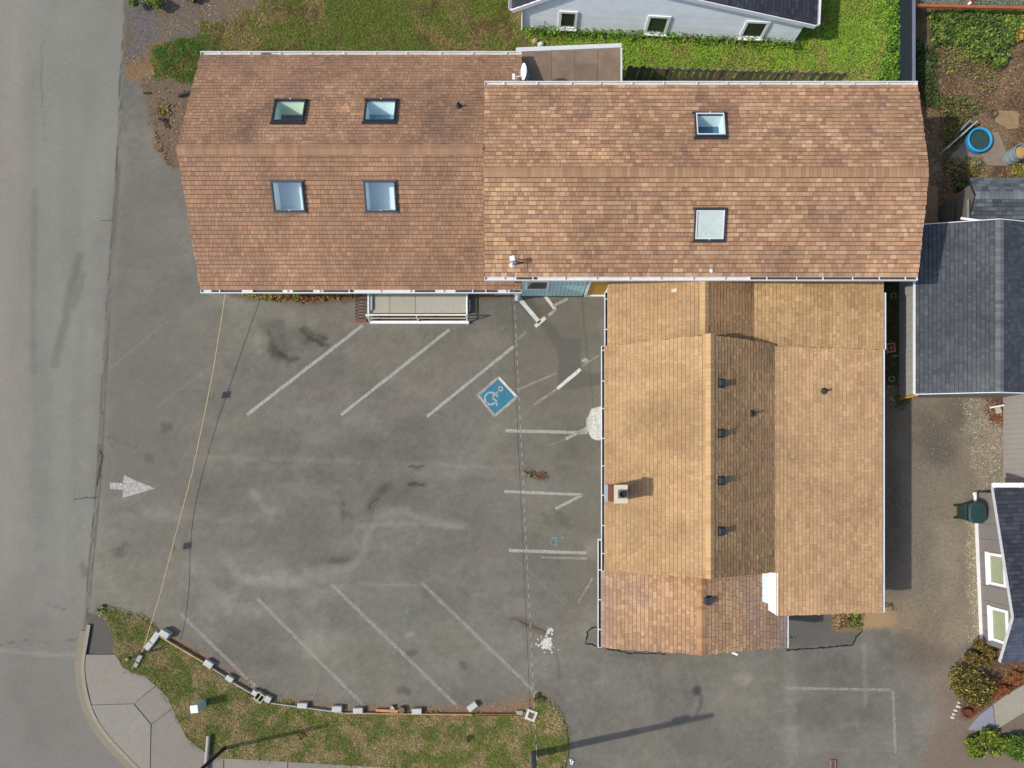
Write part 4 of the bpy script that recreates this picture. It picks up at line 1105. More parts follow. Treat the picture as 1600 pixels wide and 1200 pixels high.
q.beam(e0+Vector((0,0,NZ-.12))-uyN*.02, e0+VL+Vector((0,0,NZ-.12))-uyN*.02, .04, .17, (.72,.73,.75)); q.build('fascia', M['gen'], bN); q = MB(); q.beam(e1+Vector((0,0,NZ-.12))-uyN*.02, e1+VR*.995+Vector((0,0,NZ-.12))-uyN*.02, .04, .17, (.72,.73,.75)); q.build('fascia', M['gen'], bN)
gutter(bN, e1+Vector((0,0,NZ)), e1+uyN*6+Vector((0,0,NZ)), ux, 0, dirt=.1)
gutter(bN, e0+Vector((0,0,NZ)), e0+uyN*6+Vector((0,0,NZ)), -ux, 0, dirt=.1)
q = MB(); q.tube([a-ux*.02-uyN*.06+Vector((0,0,NZ-.1)), a-ux*.02-uyN*.06+Vector((0,0,.05))], .04, 8, (.72,.73,.74)); q.build('downspout', M['gen'], bN)

# ---- grey garage on the east
GZ, GR = 2.2, 2.78
gx0, gx1 = W(1430.5,0,GZ).x, None
gxr = W(1562,0,GR).x; gx1 = 2*gxr-gx0
gy0, gy1 = W(0,615.5,GZ).y, W(0,352,GZ).y
bG = thing('garage', 'dark grey shingled garage with pale boarded side, east of the halls', 'garage', (gxr, (gy0+gy1)/2, 0))
GW = S(176,174,170)
wx = 15.02
q = MB(); q.box(wx, gx1-.5, gy0+.12, gy1-.2, 0, 2.05, tuple(c*.55 for c in GW)); 
for y_ in (gy0+.13, gy1-.33): gable_wall(q, [(wx, y_, 2.05), (gx1-.5, y_, 2.05), (gxr, y_, GR-.2)], (0,.1,0), GW)
wG = q.build('wall', M['gen'], bG)
bm_ = MB(); bm_.box(-.014, .004, -.115, .115, 0, 2.0, GW); me = bpy.data.meshes.new('board'); me.from_pydata(bm_.v, [], bm_.f); set_cols(me, [(*GW,1)]*24); me.materials.append(M['gen'])
yy = gy0+.24
while yy < gy1-.3:
    o = bpy.data.objects.new('board', me); o.location = Vector((wx, yy, .02))-BASE[bG]; link(o, wG); yy += .24
q = MB(); yw = gy0+.09; q.obox((wx+.0, yw-.03, .62), (.05,0,0), (0,.03,0), (0,0,.62), S(236,176,50)); q.build('corner_post', M['gen'], bG)
rG = Roof(bG, M['decknavy'])
VG, lG = slopeVec(gxr-gx0, GR-GZ); rG.slope((gx0, gy0, GZ), UY, VG, gy1-gy0, lG, PAL_N, calm=.8, wr=(.09,.17), gap=.006, band=.014, seed=22, stain=.5, stain_col=(116,118,118))
VG2, lG2 = slopeVec(gxr-gx1, GR-GZ); rG.slope((gx1, gy0, GZ), UY, VG2, gy1-gy0, lG2, [(72,76,86),(80,84,94),(66,70,80)], calm=.8, wr=(.09,.17), gap=.006, band=.014, seed=23)
rG.ridge((gxr, gy0, GR), (gxr, gy1, GR), .22, .22, [(110,114,118),(122,126,130),(98,102,108)], seed=8)
rG.finish(150)
q = MB()
for y_ in (gy0-.012, gy1+.012):
    q = MB(); q.beam((gx0, y_, GZ-.05), (gxr, y_, GR-.05), .022, .15, (.74,.74,.76)); q.build('fascia', M['gen'], bG)
    q = MB(); q.beam((gxr, y_, GR-.051), (gx1, y_, GZ-.051), .022, .15, (.74,.74,.76)); q.build('fascia', M['gen'], bG)
q = MB(); q.box(gx0-.035, gx0-.002, gy0, gy1, GZ-.11, GZ+.01, (.66,.66,.67)); q.build('eave_board', M['gen'], bG)
q = MB(); q.tube([W(1501,341,2.35), W(1530,345,2.5), W(1553,345.5,2.6)], .045, 8, (.74,.74,.78)); q.build('conduit', M['gen'], bG)

# ---- small shed north of the garage
hz_, hr_ = 1.9, 2.25
hx0 = W(1515,0,hz_).x; hy0, hy1 = W(0,343,hz_).y+.02, W(0,279,hz_).y
bH = thing('garden_shed', 'small grey shingled garden shed behind the garage', 'shed', (hx0+1.6, (hy0+hy1)/2, 0))
q = MB(); q.box(hx0+.15, hx0+3.2, hy0+.15, hy1-.15, 0, 1.85, S(120,112,104)); gable_wall(q, [(hx0+.15, hy0+.15, 1.85), (hx0+.15, hy1-.15, 1.85), (hx0+.15, (hy0+hy1)/2, hr_-.1)], (.06,0,0), S(150,145,138)); q.build('wall', M['gen'], bH)
rH = Roof(bH, M['decknavy']); hm = (hy0+hy1)/2
d1 = Vector((0, hm-hy0, hr_-hz_)); d2 = Vector((0, hm-hy1, hr_-hz_))
rH.slope((hx0, hy0, hz_), UA, d1, 3.4, d1.length, PAL_N3, wr=(.2,.34), seed=24); rH.slope((hx0, hy1, hz_), UA, d2, 3.4, d2.length, PAL_N3, wr=(.2,.34), seed=25)
rH.ridge((hx0, hm, hr_), (hx0+3.4, hm, hr_), .45, .45, [(130,138,138),(118,126,128),(140,146,146)], seed=9, half=.14, expo=.17)
rH.finish(60)
q = MB(); q.box(hx0-.03, hx0-.002, hy0, hm, hz_-.12, hz_-.02, S(150,160,165)); q.build('fascia', M['gen'], bH)
q = MB(); p0 = W(1490,345,.9); p1 = W(1491,310,.9); q.box(p0.x-.02, p0.x+.02, p0.y, p1.y, 0, .9, S(110,100,90)); tag(q.build('privacy_screen', M['wood'], None), 'thin grey wooden screen beside the garden shed', 'screen')

# ---- grey boarded house wall on the right edge
hxw = W(1567,0,0).x; ya, yb = W(0,757,0).y, W(0,600,0).y
bE = thing('grey_house', 'pale grey boarded house wall below the garage, cut by the photo edge', 'house', (hxw+2.5, (ya+yb)/2, 0))
q = MB(); q.box(hxw, hxw+5, ya, yb, 0, 2.6, tuple(c*.5 for c in GW)); wE = q.build('wall', M['gen'], bE)
bm_ = MB(); bm_.box(-.012, .004, -.094, .094, 0, 2.55, S(168,163,158)); me = bpy.data.meshes.new('board'); me.from_pydata(bm_.v, [], bm_.f); set_cols(me, [(*S(168,163,158),1)]*24); me.materials.append(M['gen'])
yy = ya+.1
while yy < yb-.05:
    o = bpy.data.objects.new('board', me); o.location = Vector((hxw, yy, .03))-BASE[bE]; link(o, wE); yy += .196
rE = Roof(bE, M['decknavy'])
VE = Vector((2.6, 0, .9)); rE.slope((hxw+.02, ya-.1, 2.62), UY, VE, yb-ya+.2, VE.length, PAL_N2, wr=(.2,.32), seed=26)
rE.slope((hxw+5.2, ya-.1, 2.62), UY, Vector((-2.58,0,.9)), yb-ya+.2, 2.73, PAL_N2, wr=(.2,.32), seed=27)
rE.finish(0)

# ---- slate roofed house at the lower right
a = W(1524, 769, 0); b_ = W(1534, 1004, 0)
al = (b_-a); LW = al.length; ud = al.normalized(); inn = Vector((-ud.y, ud.x, 0))
if inn.x < 0: inn = -inn
bR = thing('slate_house', 'grey boarded house with dark slate roof and two white windows, lower right', 'house', a+ud*LW/2)
ez, pz2, pt2 = 2.0, 2.8, 4.5
GW2 = S(138,134,132)
q = MB(); gable_wall(q, [a, a+ud*LW, a+ud*LW+Vector((0,0,ez)), a+ud*pt2+Vector((0,0,pz2-.12)), a+Vector((0,0,ez))], inn*.14, tuple(c*.5 for c in GW2))
q.obox(a+ud*.08+inn*3.2+Vector((0,0,1)), ud*.07, inn*3.05, (0,0,1), GW2); q.obox(a+ud*(LW-.08)+inn*3.2+Vector((0,0,1)), ud*.07, inn*3.05, (0,0,1), GW2)
wR = q.build('wall', M['gen'], bR)
def rz(t): return ez+(pz2-.12-ez)*t/pt2 if t < pt2 else ez+(pz2-.12-ez)*(LW-t)/(LW-pt2)
t = 0.01
wins = []
for py0, py1 in ((861, 917), (944, 1003)):
    n_ = -inn
    c0 = hit(1545, py0+2, a, n_); c1 = hit(1546, py1-5, a, n_); t0, t1 = (c0-a).dot(ud), (c1-a).dot(ud); wins.append((t0, t1, .62, 1.62))
while t < LW-.05:
    w_ = min(.60, LW-t-.01)
    q = MB(); zt = min(rz(t), rz(t+w_))-.03
    q.obox(a+ud*(t+w_/2)-inn*.006+Vector((0,0,zt/2+.01)), ud*(w_/2-.008), inn*.007, (0,0,zt/2), tuple(c*R.uniform(.96,1.04) for c in GW2)); q.build('panel', M['gen'], wR); t += w_
for t0, t1, z0, z1 in wins:
    q = MB(); O_ = a-inn*.04
    for (s0, s1, h0, h1) in ((t0, t1, z0, z0+.13), (t0, t1, z1-.10, z1), (t0, t0+.10, z0+.13, z1-.10), (t1-.10, t1, z0+.13, z1-.10)):
        q.obox(O_+ud*((s0+s1)/2)+Vector((0,0,(h0+h1)/2)), ud*((s1-s0)/2), inn*.024, (0,0,(h1-h0)/2), (.76,.76,.77))
    wi = q.build('window', M['gen'], bR)
    q = MB(); q.obox(O_+inn*.018+ud*((t0+t1)/2)+Vector((0,0,(z0+z1)/2)), ud*((t1-t0)/2-.1), inn*.004, (0,0,(z1-z0)/2-.1)); q.build('pane', M['wingreen'], wi)
    q = MB(); q.obox(O_-inn*.04+ud*((t0+t1)/2)+Vector((0,0,z0)), ud*((t1-t0)/2+.03), inn*.05, (0,0,.016), (.76,.76,.77)); q.build('sill', M['gen'], wi)
q = MB(); q.obox(a+ud*LW/2-inn*.05+Vector((0,0,.06)), ud*(LW/2), inn*.03, (0,0,.06), (.66,.66,.65)); q.build('base_trim', M['gen'], bR)
rR = Roof(bR, M['decknavy'])
c0 = W(1552.5,762,ez); c1 = W(1562.5,1035,ez); pk2 = W(1582,965,pz2)
ov_ = c0 - a; 
s0 = Vector((c0.x, c0.y, ez)); s1 = Vector((c1.x, c1.y, ez)); e_dir = inn
VA = pk2 - s0; VA = VA - e_dir*VA.dot(e_dir); VB = pk2 - s1; VB = VB - e_dir*VB.dot(e_dir)
rR.slope(s0, e_dir, VA, 4.5, VA.length, PAL_N2, wr=(.2,.32), seed=28, course=.16); rR.slope(s0+VA-VB, e_dir, VB, 4.5, VB.length, [(84,92,106),(92,98,112),(76,84,98)], wr=(.2,.32), seed=29, course=.16)
rR.finish(120)
q = MB(); q.beam(s0-e_dir*.015+Vector((0,0,-.06)), s0+VA-e_dir*.015+Vector((0,0,-.06)), .02, .12, (.45,.46,.48)); q.build('fascia', M['gen'], bR); q = MB(); q.beam(s0+VA-VB-e_dir*.015+Vector((0,0,-.06)), s0+VA-e_dir*.015+Vector((0,0,-.061)), .02, .12, (.45,.46,.48)); q.build('fascia', M['gen'], bR)
q = MB(); g0 = W(1551,758,ez+.05); g1 = W(1599,758,ez+.05); q.beam(g0, g1, .17, .12, (.70,.70,.68)); gq = q.build('gutter', M['gen'], bR)
for px in (1554, 1595): q = MB(); q.beam(W(px,754,ez), W(px,762,ez+.12), .04, .04, (.72,.72,.7)); q.build('hanger', M['gen'], gq)
q = MB(); q.tube([W(1522,772,.55), W(1524,773,.5), W(1524,784,.5)], .05, 10, (.72,.72,.71)); q.build('drain_pipe', M['gen'], bR)

# ------------------------------------------------------------------ corner pavement and kerb
SWZ = .07
def pave(poly, z1=SWZ, z0=0.0, shrink=.012):
    pts = [W(x, y, z1) for x, y in poly]
    c = sum((p for p in pts), Vector())/len(pts)
    out = [(p.x + (c.x-p.x)*shrink/max((c-p).length,.1), p.y + (c.y-p.y)*shrink/max((c-p).length,.1)) for p in pts]
    return out
q = MB(); base_poly = [(133,1023),(181,1023),(191,1041),(206,1051),(226,1056),(246,1071),(263,1091),(276,1121),(291,1152),(321,1176),(351,1185),(500,1193),(700,1205),(860,1240),(860,1300),(300,1300),(232,1216),(180,1166),(150,1120),(137,1080),(131,1040)]
q.prism([(W(x,y,SWZ-.02).x, W(x,y,SWZ-.02).y) for x, y in base_poly], -.02, SWZ-.02, S(124,116,104))
walk = q.build('sidewalk', M['conc']); walk['kind'] = 'structure'
CC = [(150,143,132),(146,139,129),(152,146,135),(144,137,127)]
panels = [[(133,1023),(181,1023),(191,1041),(206,1051),(226,1056),(243,1071),(209,1099),(143,1101),(136,1070),(131,1040)],
 [(245,1072),(263,1091),(269,1106),(236.5,1131),(210,1099)],
 [(143,1102),(208.5,1100),(235.5,1132),(234,1214),(216,1200),(180,1166),(156,1130)],
 [(237,1132.5),(270,1107),(276,1121),(291,1152),(321,1176),(349,1185),(349,1214),(235,1214)]]
x = 350
while x < 860:
    yt = lambda v: np.interp(v, [350,500,700,860],[1185,1193,1205,1240]); panels.append([(x+.6,float(yt(x))),(x+99,float(yt(x+99))),(x+99,1298),(x+.6,1298)]); x += 100
panels.append([(235,1215),(349,1215),(349,1298),(302,1298)])
for i, pl in enumerate(panels):
    q = MB(); q.prism([(W(x,y,SWZ).x, W(x,y,SWZ).y) for x, y in pl], SWZ-.02, SWZ+(.003*(i%3)), S(*CC[i % 4])); q.build('panel', M['conc'], walk)
kp = [(131,975),(127,1000),(122,1030),(122,1055),(127,1086),(138,1120),(158,1152),(184,1181),(218,1215),(275,1262),(340,1310)]
q = MB(); prev = None
def offs(pts, d, z):
    out = []
    for i, p in enumerate(pts):
        t = Vector(pts[min(i+1,len(pts)-1)]) - Vector(pts[max(i-1,0)]); t.normalize(); n_ = Vector((t.y, -t.x)); c = Vector(p)+n_*d
        out.append(W(c.x, c.y, z))
    return out
from itertools import chain
def smooth(pts, n=4):
    out = []
    for i in range(len(pts)-1):
        p0, p1, p2, p3 = [Vector(pts[min(max(i+k,0),len(pts)-1)]) for k in (-1,0,1,2)]
        for j in range(n):
            t = j/n; out.append(tuple(.5*((2*p1)+(-p0+p2)*t+(2*p0-5*p1+4*p2-p3)*t*t+(-p0+3*p1-3*p2+p3)*t**3)))
    out.append(tuple(pts[-1])); return out
ks = smooth(kp)
def strip(q, ks, d0, d1, z, zb, col):
    A, B_, A0, B0 = offs(ks, d0, z), offs(ks, d1, z), offs(ks, d0, zb), offs(ks, d1, zb)
    for i in range(len(ks)-1):
        for f in ([A[i],B_[i],B_[i+1],A[i+1]], [A0[i],A[i],A[i+1],A0[i+1]], [B_[i],B0[i],B0[i+1],B_[i+1]]): q.face(f, col)
strip(q, ks, 4.6, 10.5, .09, 0, S(160,152,134)); kerb = q.build('kerb', M['conc']); kerb['kind'] = 'structure'
q = MB(); strip(q, ks[2:], -4.5, 4.5, .02, -.01, S(146,137,118)); gp_ = q.build('gutter_pan', M['conc'], kerb)
for o_ in (kerb, gp_):   # make faces point up
    for p_ in o_.data.polygons: pass

# ------------------------------------------------------------------ edging: blocks and boards around the planted verge
def block(px, py, ang, label, l=.40, w_=.20, h=.19, col=(202,202,199), hollow=False, z=.02, name='concrete_block', tilt=0.0):
    c = W(px, py, z+h); t = math.radians(ang); u = Vector((math.cos(t), math.sin(t), 0)); v = Vector((-u.y, u.x, 0)); base = Vector((c.x, c.y, z))
    q = MB(); col = S(*col); bz = Vector((0,0,h/2)); cc = base + bz
    if not hollow:
        e = .012
        lo = [base+u*a*l/2+v*b*w_/2 for a, b in ((-1,-1),(1,-1),(1,1),(-1,1))]
        md = [p+Vector((0,0,h-e)) for p in lo]
        hi = [base+u*a*(l/2-e)+v*b*(w_/2-e)+Vector((0,0,h)) for a, b in ((-1,-1),(1,-1),(1,1),(-1,1))]
        q.face(hi, col); q.face(list(reversed(lo)), col)
        for i in range(4):
            q.face([lo[i], lo[(i+1)%4], md[(i+1)%4], md[i]], col); q.face([md[i], md[(i+1)%4], hi[(i+1)%4], hi[i]], col)
    else:
        t_ = .035
        q.obox(cc+v*(w_/2-t_/2), u*(l/2), v*(t_/2), bz, col); q.obox(cc-v*(w_/2-t_/2), u*(l/2), v*(t_/2), bz, col)
        for k in (-1, 0, 1): q.obox(cc+u*k*(l/2-t_/2)*1.0, u*(t_/2), v*(w_/2-t_), bz*.998, col)
        q.obox(base+Vector((0,0,.03)), u*(l/2-.01), v*(w_/2-.01), (0,0,.02), S(90,86,52))
    o = q.build(name, M['conc'], None, base)
    tag(o, label, 'block', 'grey blocks edging the grass verge')
    return o
def A_(p, q_): return math.degrees(math.atan2(-(q_[1]-p[1]), q_[0]-p[0]))
G_ = 'grey blocks edging the grass verge'
block(256, 991, A_((250,987),(266,997)), 'upright grey block at the verge corner, above the first edging board', .38, .24, .30)
block(241, 997, A_((232,1008),(246,988)), 'long pale block at the top of the slanting row, touching the corner block', .50, .22)
block(232, 1009, A_((226,1016),(240,1000)), 'pale block in the slanting row just above the rope post', .36, .22)
block(217, 1029, A_((210,1040),(222,1018)), 'small grey block in the slanting row just below the rope post', .30, .17, .14, (170,170,166))
block(212, 1039, 60, 'lowest rounded small grey block of the slanting row, nearest the pavement', .18, .16, .12, (170,170,164))
block(325, 1038, A_((318,1034),(332,1043)), 'lone grey block at the end of the long first edging board', .36, .24)
block(358, 1061, A_((352,1057),(366,1066)), 'small grey block between the two short boards', .30, .20)
block(397, 1083, A_((392,1080),(402,1086)), 'small pale block left of the hollow block', .20, .2)
block(405, 1090, A_((399,1084),(412,1094)), 'yellowish hollow block with two open cells', .36, .34, .2, (206,206,178), True)
block(418, 1093, A_((413,1089),(423,1094)), 'small grey block right of the hollow block', .24, .24)
block(472, 1103, -2, 'first single grey block along the curb, right of the hollow block group', .38, .20)
block(526, 1108, -2, 'grey block in the middle of the bottom row, left of a close neighbour', .38, .21)
block(559, 1111, 2, 'grey block left of the loose orange timber', .38, .21)
block(651, 1112, 1, 'grey block right of the round stump', .38, .21)
block(738, 1105, 36, 'grey block lying askew, tipped off the edging board', .40, .22)
block(812, 1114, -3, 'weathered pale slab lying left of the meter box', .28, .16, .08, (170,166,150))
q = MB(); c = W(627, 1110, .2); q.lathe((c.x,c.y,.02), [(.13,0),(.14,.1),(.125,.18),(.001,.18)], 12, S(122,104,84)); tag(q.build('stump', M['wood'], None, (c.x,c.y,.02)), 'short round brown stump beside the orange timber', 'stump')
q = MB(); p0, p1 = W(588,1109.5,.09), W(622,1111,.09); q.beam(p0, p1, .10, .09, S(206,152,104)); q.beam(p0+Vector((.55,-.07,-.01)), p1+Vector((-.05,-.07,-.01)), .05, .07, S(190,130,86)); tag(q.build('loose_timber', M['wood'], None, (p0.x,p0.y,.02)), 'short orange timber offcut lying by the round stump', 'timber')
q = MB(); cc = W(613,1105,.1); q.face([cc+Vector((-.1,-.08,.02)), cc+Vector((.1,-.08,.02)), cc+Vector((.02,.07,.08))], S(190,192,190)); q.face([cc+Vector((-.1,-.08,.02)), cc+Vector((.02,.07,.08)), cc+Vector((-.06,.06,-.06))], S(150,152,150)); q.face([cc+Vector((.1,-.08,.02)), cc+Vector((.08,.06,-.06)), cc+Vector((.02,.07,.08))], S(120,120,120)); q.face([cc+Vector((-.1,-.08,.02)), cc+Vector((-.06,.06,-.06)), cc+Vector((.08,.06,-.06)), cc+Vector((.1,-.08,.02))], S(120,120,120)); tag(q.build('broken_block', M['conc'], None, (cc.x,cc.y,.02)), 'triangular broken piece of block behind the orange timber', 'block')
def board(p, q_, label, col=(214,186,150), h=.15, w_=.035):
    a, b_ = W(p[0],p[1],h), W(q_[0],q_[1],h); m = MB(); n = 4
    m.beam(Vector((a.x,a.y,h/2+.01)), Vector((b_.x,b_.y,h/2+.01)), w_, h, S(*col))
    tag(m.build('edging_board', M['wood'], None, (a.x,a.y,0)), label, 'board', 'boards edging the grass verge')
board((249,994),(318,1035), 'long orange-topped edging board below the corner block', (216,176,136))
board((332,1045),(352,1058), 'short grey edging board left of the small block', (190,184,172))
board((364,1067),(391,1083), 'short edging board leading to the hollow block', (196,190,178))
board((424,1099),(536,1114), 'grey edging board along the bottom row of single blocks', (186,184,178))
board((538,1114.5),(738,1117), 'longest orange edging board behind the stump', (206,160,120))
board((742,1116),(808,1116), 'dark brown edging board between askew block and pale slab', (150,104,72), .10)
board((222,1016),(205,1047), 'low pale edging board under the slanting row of blocks', (206,200,180), .05)
# meter box and lid
c = W(830,1118,.12); u = Vector((math.cos(-.35), math.sin(-.35), 0)); v = Vector((-u.y,u.x,0)); mbx = thing('meter_box', 'square white meter box with rusty round lid in the verge', 'meter box', (c.x,c.y,0))
q = MB()
for k in (-1,1): q.obox(Vector((c.x,c.y,.06))+u*k*.16, u*.045, v*.205, (0,0,.06), S(222,218,206)); q.obox(Vector((c.x,c.y,.06))+v*k*.16, u*.115, v*.045, (0,0,.0598), S(222,218,206))
q.build('frame', M['conc'], mbx); q = MB(); q.lathe((c.x,c.y,.0), [(.001,.085),(.11,.085),(.12,.06),(.12,0)], 20, S(120,98,72)); q.build('lid', M['gen'], mbx); q = MB(); q.obox((c.x,c.y,.03), u*.114, v*.114, (0,0,.03), S(96,80,62)); q.build('fill', M['gen'], mbx)
# utility pedestal
c = W(319,1097,0); pd = thing('utility_pedestal', 'white utility pedestal standing in the grass verge', 'pedestal', (c.x,c.y,0))
u = Vector((math.cos(.12), math.sin(.12), 0)); v = Vector((-u.y,u.x,0)); q = MB(); 
q.obox(Vector((c.x,c.y,.42)), u*.125, v*.13, (0,0,.42), S(196,212,214)); q.build('body', M['gen'], pd); q = MB(); q.obox(Vector((c.x,c.y,.86)), u*.14, v*.145, (0,0,.022), (.78,.79,.79)); q.build('lid', M['gen'], pd)
# rope barrier
pc = W(221,1020,0); rp = thing('rope_post', 'low weathered post with dark band holding the yellow rope', 'post', (pc.x,pc.y,0))
q = MB(); q.tube([(pc.x,pc.y,0),(pc.x-.01,pc.y,1.05)], .055, 10, S(170,150,110)); q.build('post', M['wood'], rp); q = MB(); q.tube([(pc.x-.01,pc.y,.82),(pc.x-.01,pc.y,.93)], .062, 10, (.02,.02,.02)); q.build('band', M['gen'], rp)
pts = []; cps = [(352,458,1.05),(346,500,.88),(333,580,.62),(318,655,.42),(301,736,.30),(284,800,.34),(268,860,.50),(250,930,.78),(233,985,.96),(222,1019,1.02)]
for t in np.linspace(0, len(cps)-1, 50):
    i = min(int(t), len(cps)-2); f = t-i; p_ = [cps[i][k]*(1-f)+cps[i+1][k]*f for k in range(3)]; pts.append(W(*p_))
q = MB(); q.tube(pts, .013, 6, S(226,206,150)); rope = q.build('rope', M['gen'], None, pts[-1]); tag(rope, 'yellow rope sagging across the lot entrance from hall to post', 'rope')
for px, py, z_ in ((331,612,.50),(270,852,.48)):
    c = W(px-1,py,z_); f = MB(); f.obox(c+Vector((.02,-.14,-.12)), (.02,.13,0), (.04,0,.13), (.003,0,0), S(196,176,60)); f.build('flag', M['gen'], rope)

# ------------------------------------------------------------------ concrete entry ramp with white rails
RZ = .33; xw0, xw1 = W(580,0,RZ).x, W(730,0,RZ).x; yr0, yr1 = W(0,491,RZ).y+.05, 7.45
ramp = thing('entry_landing', 'concrete entry landing with white pipe railings under the west hall eave', 'landing', ((xw0+xw1)/2, yr0, 0))
cuts = [xw0, W(609,0,RZ).x, W(649,0,RZ).x, xw1]
q = MB(); q.box(xw0+.02, xw1-.02, yr0+.02, yr1, 0, RZ-.03, S(150,144,130)); q.build('base', M['conc'], ramp)
for i in range(3):
    q = MB(); q.box(cuts[i]+.008, cuts[i+1]-.008, yr0, yr1, RZ-.03, RZ, S(*[(190,184,170),(188,182,166),(192,186,172)][i])); q.build('slab', M['conc'], ramp)
q = MB(); q.box(xw0-.02, xw0+.06, yr0+.1, yr1-.05, RZ, RZ+.10, S(190,190,188)); q.build('edge_curb', M['conc'], ramp)
yr = 6.2
def rail(pts, r=.028, name='rail', col=(.76,.76,.75)):
    q = MB(); q.tube(pts, r, 8, col); q.build(name, M['gen'], ramp)
rx0, rx1 = xw0-.08, xw1+.0
rail([(rx0,yr+.1,.92),(rx1,yr+.1,.92)]); rail([(rx0,yr+.06,.55),(rx1,yr+.06,.55)], .02, col=S(214,208,180))
q = MB(); q.box(rx0, rx1+.05, yr-.055, yr+.045, .03, .16, (.76,.76,.75)); q.build('kick_rail', M['gen'], ramp)
q = MB(); q.box(rx0+.08, rx1-.02, yr+.05, yr0+.015, 0, .03, S(70,58,44)); q.build('leaf_gutter', M['gen'], ramp)
for xx in (rx0, (rx0+rx1)/2, rx1): rail([(xx,yr+.02,0),(xx,yr+.1,.93)], .026, 'rail_post')
rail([(rx0,yr+.05,.45),(rx0,7.4,.45)], .035); rail([(rx1,yr+.05,.40),(rx1,7.4,.40)], .035)
q = MB(); q.box(rx1+.06, rx1+.10, 6.65, 7.1, .02, .12, (.70,.70,.69)); q.build('stop', M['gen'], ramp)
# red rack
c = W(563,488,0); rk = thing('bike_rack', 'rusty red metal bike rack beside the concrete landing', 'bike rack', (c.x,c.y,0)); rc_ = S(150,66,60)
xa, xb2 = W(557,0,.3).x, W(572,0,.1).x; ya_, yb_ = W(0,500,.1).y, W(0,467,.1).y
q = MB(); q.tube([(xa,ya_,.42),(xa,yb_,.42)], .022, 6, rc_); q.build('top_bar', M['gen'], rk); q = MB(); q.box(xa-.10, xb2, ya_-.06, ya_+.06, 0, .06, S(146,84,72)); q.build('foot', M['gen'], rk)
q = MB(); q.box(xa-.10, xb2, yb_-.03, yb_+.03, 0, .05, S(130,76,64)); q.build('foot', M['gen'], rk)
for i in range(7):
    y_ = ya_+.08+(yb_-ya_-.12)*i/6; q = MB(); q.tube([(xa-.08,y_-.03,.03),(xa,y_,.42),(xa+.12,y_-.06,.36),(xb2-.02,y_-.02,.03)], .014, 6, S(136,58,54)); q.build('hoop', M['gen'], rk)
# white bollard at the hall corner
c = W(808,459.5,.9); q = MB(); q.lathe((c.x,c.y,0), [(.07,0),(.07,.86),(.10,.87),(.105,.93),(.07,.985),(.001,1.0)], 18, (.72,.75,.76)); tag(q.build('bollard', M['gen'], None, (c.x,c.y,0)), 'white round-topped bollard at the hall corner', 'bollard')
c = W(805,470,0); q = MB(); q.box(c.x-.035, c.x+.035, c.y-.08, c.y+.12, 0, .12, S(130,84,52)); tag(q.build('wood_block', M['wood'], None, (c.x,c.y,0)), 'small brown wood block under the white bollard', 'wood block')

# ------------------------------------------------------------------ poles and overhead wires
PZ = 7.2; pb = W(832,1178,0)
pole = thing('utility_pole', 'grey wooden utility pole with a street lamp, standing in the verge end', 'utility pole', (pb.x,pb.y,0))
q = MB(); q.tube([(pb.x,pb.y,0),(pb.x+.03,pb.y-.02,3.6),(pb.x+.05,pb.y-.03,PZ)], [.145,.13,.105], 14, S(138,130,118)); q.build('shaft', M['wood'], pole)
q = MB(); q.tube([(pb.x+.05,pb.y,6.5),(pb.x+.02,pb.y+.35,6.75),(pb.x+.1,pb.y+.75,6.72),(pb.x+.15,pb.y+1.0,6.6)], .03, 8, (.4,.4,.42)); q.build('lamp_arm', M['gen'], pole)
q = MB(); q.lathe((pb.x+.16,pb.y+1.1,6.42), [(.001,.18),(.09,.17),(.13,.08),(.13,.0),(.09,-.05),(.001,-.08)], 16, (.55,.55,.56), None, .8, 1.5); q.build('lamp_head', M['gen'], pole)
q = MB(); q.tube([(pb.x+.22,pb.y+.10,5.55),(pb.x+.22,pb.y+.10,6.05)], .14, 12, (.35,.36,.37)); q.build('transformer', M['gen'], pole)
def wire(p0, p1, sag, r, label, col, n=40):
    p0, p1 = Vector(p0), Vector(p1); pts = []
    for i in range(n+1):
        t = i/n; p_ = p0.lerp(p1, t); p_.z -= sag*4*t*(1-t); pts.append(p_)
    q = MB(); q.tube(pts, r, 5, col); 
    if col[0] > .2:
        for k in range(0, n): 
            if k % 2: 
                for j in range(5): q.c[k*5+j] = (.09,.09,.09)
    o = q.build('overhead_wire', M['gen'], None, p0); tag(o, label, 'wire', 'service wires over the lot'); return o
wire(mp+Vector((0,0,.5)), (pb.x+.12, pb.y, 6.9), .55, .008, 'twisted pale service wire from roof mast to the lamp pole', (.34,.33,.32), 120)
wire((W(799,452,2.8)), (pb.x-.02, pb.y, 5.3), .45, .007, 'thin black wire from the hall eave to the lamp pole', (.012,.012,.012), 40)
pb2 = W(352,1168,0)
sp = thing('steel_pole', 'dark slender steel pole rising from the pavement edge, lower left', 'pole', (pb2.x,pb2.y,0))
q = MB(); q.tube([(pb2.x,pb2.y,0),(pb2.x,pb2.y,4.2)], [.075,.07], 12, (.02,.018,.035)); q.build('shaft', M['gen'], sp); q = MB(); q.lathe((pb2.x,pb2.y,0), [(.09,0),(.09,.03),(.06,.05)], 12, (.03,.03,.04)); q.build('base', M['gen'], sp)
p0, p1 = W(325.5,1150,.2), W(321,1204,.2); q = MB(); q.tube([p0-Vector((0,0,.02)), p1-Vector((0,0,.02))], .075, 12, S(178,176,170)); tag(q.build('weathered_log', M['wood'], None, (p0.x,p0.y,.1)), 'weathered grey round post lying across the pavement edge', 'log')

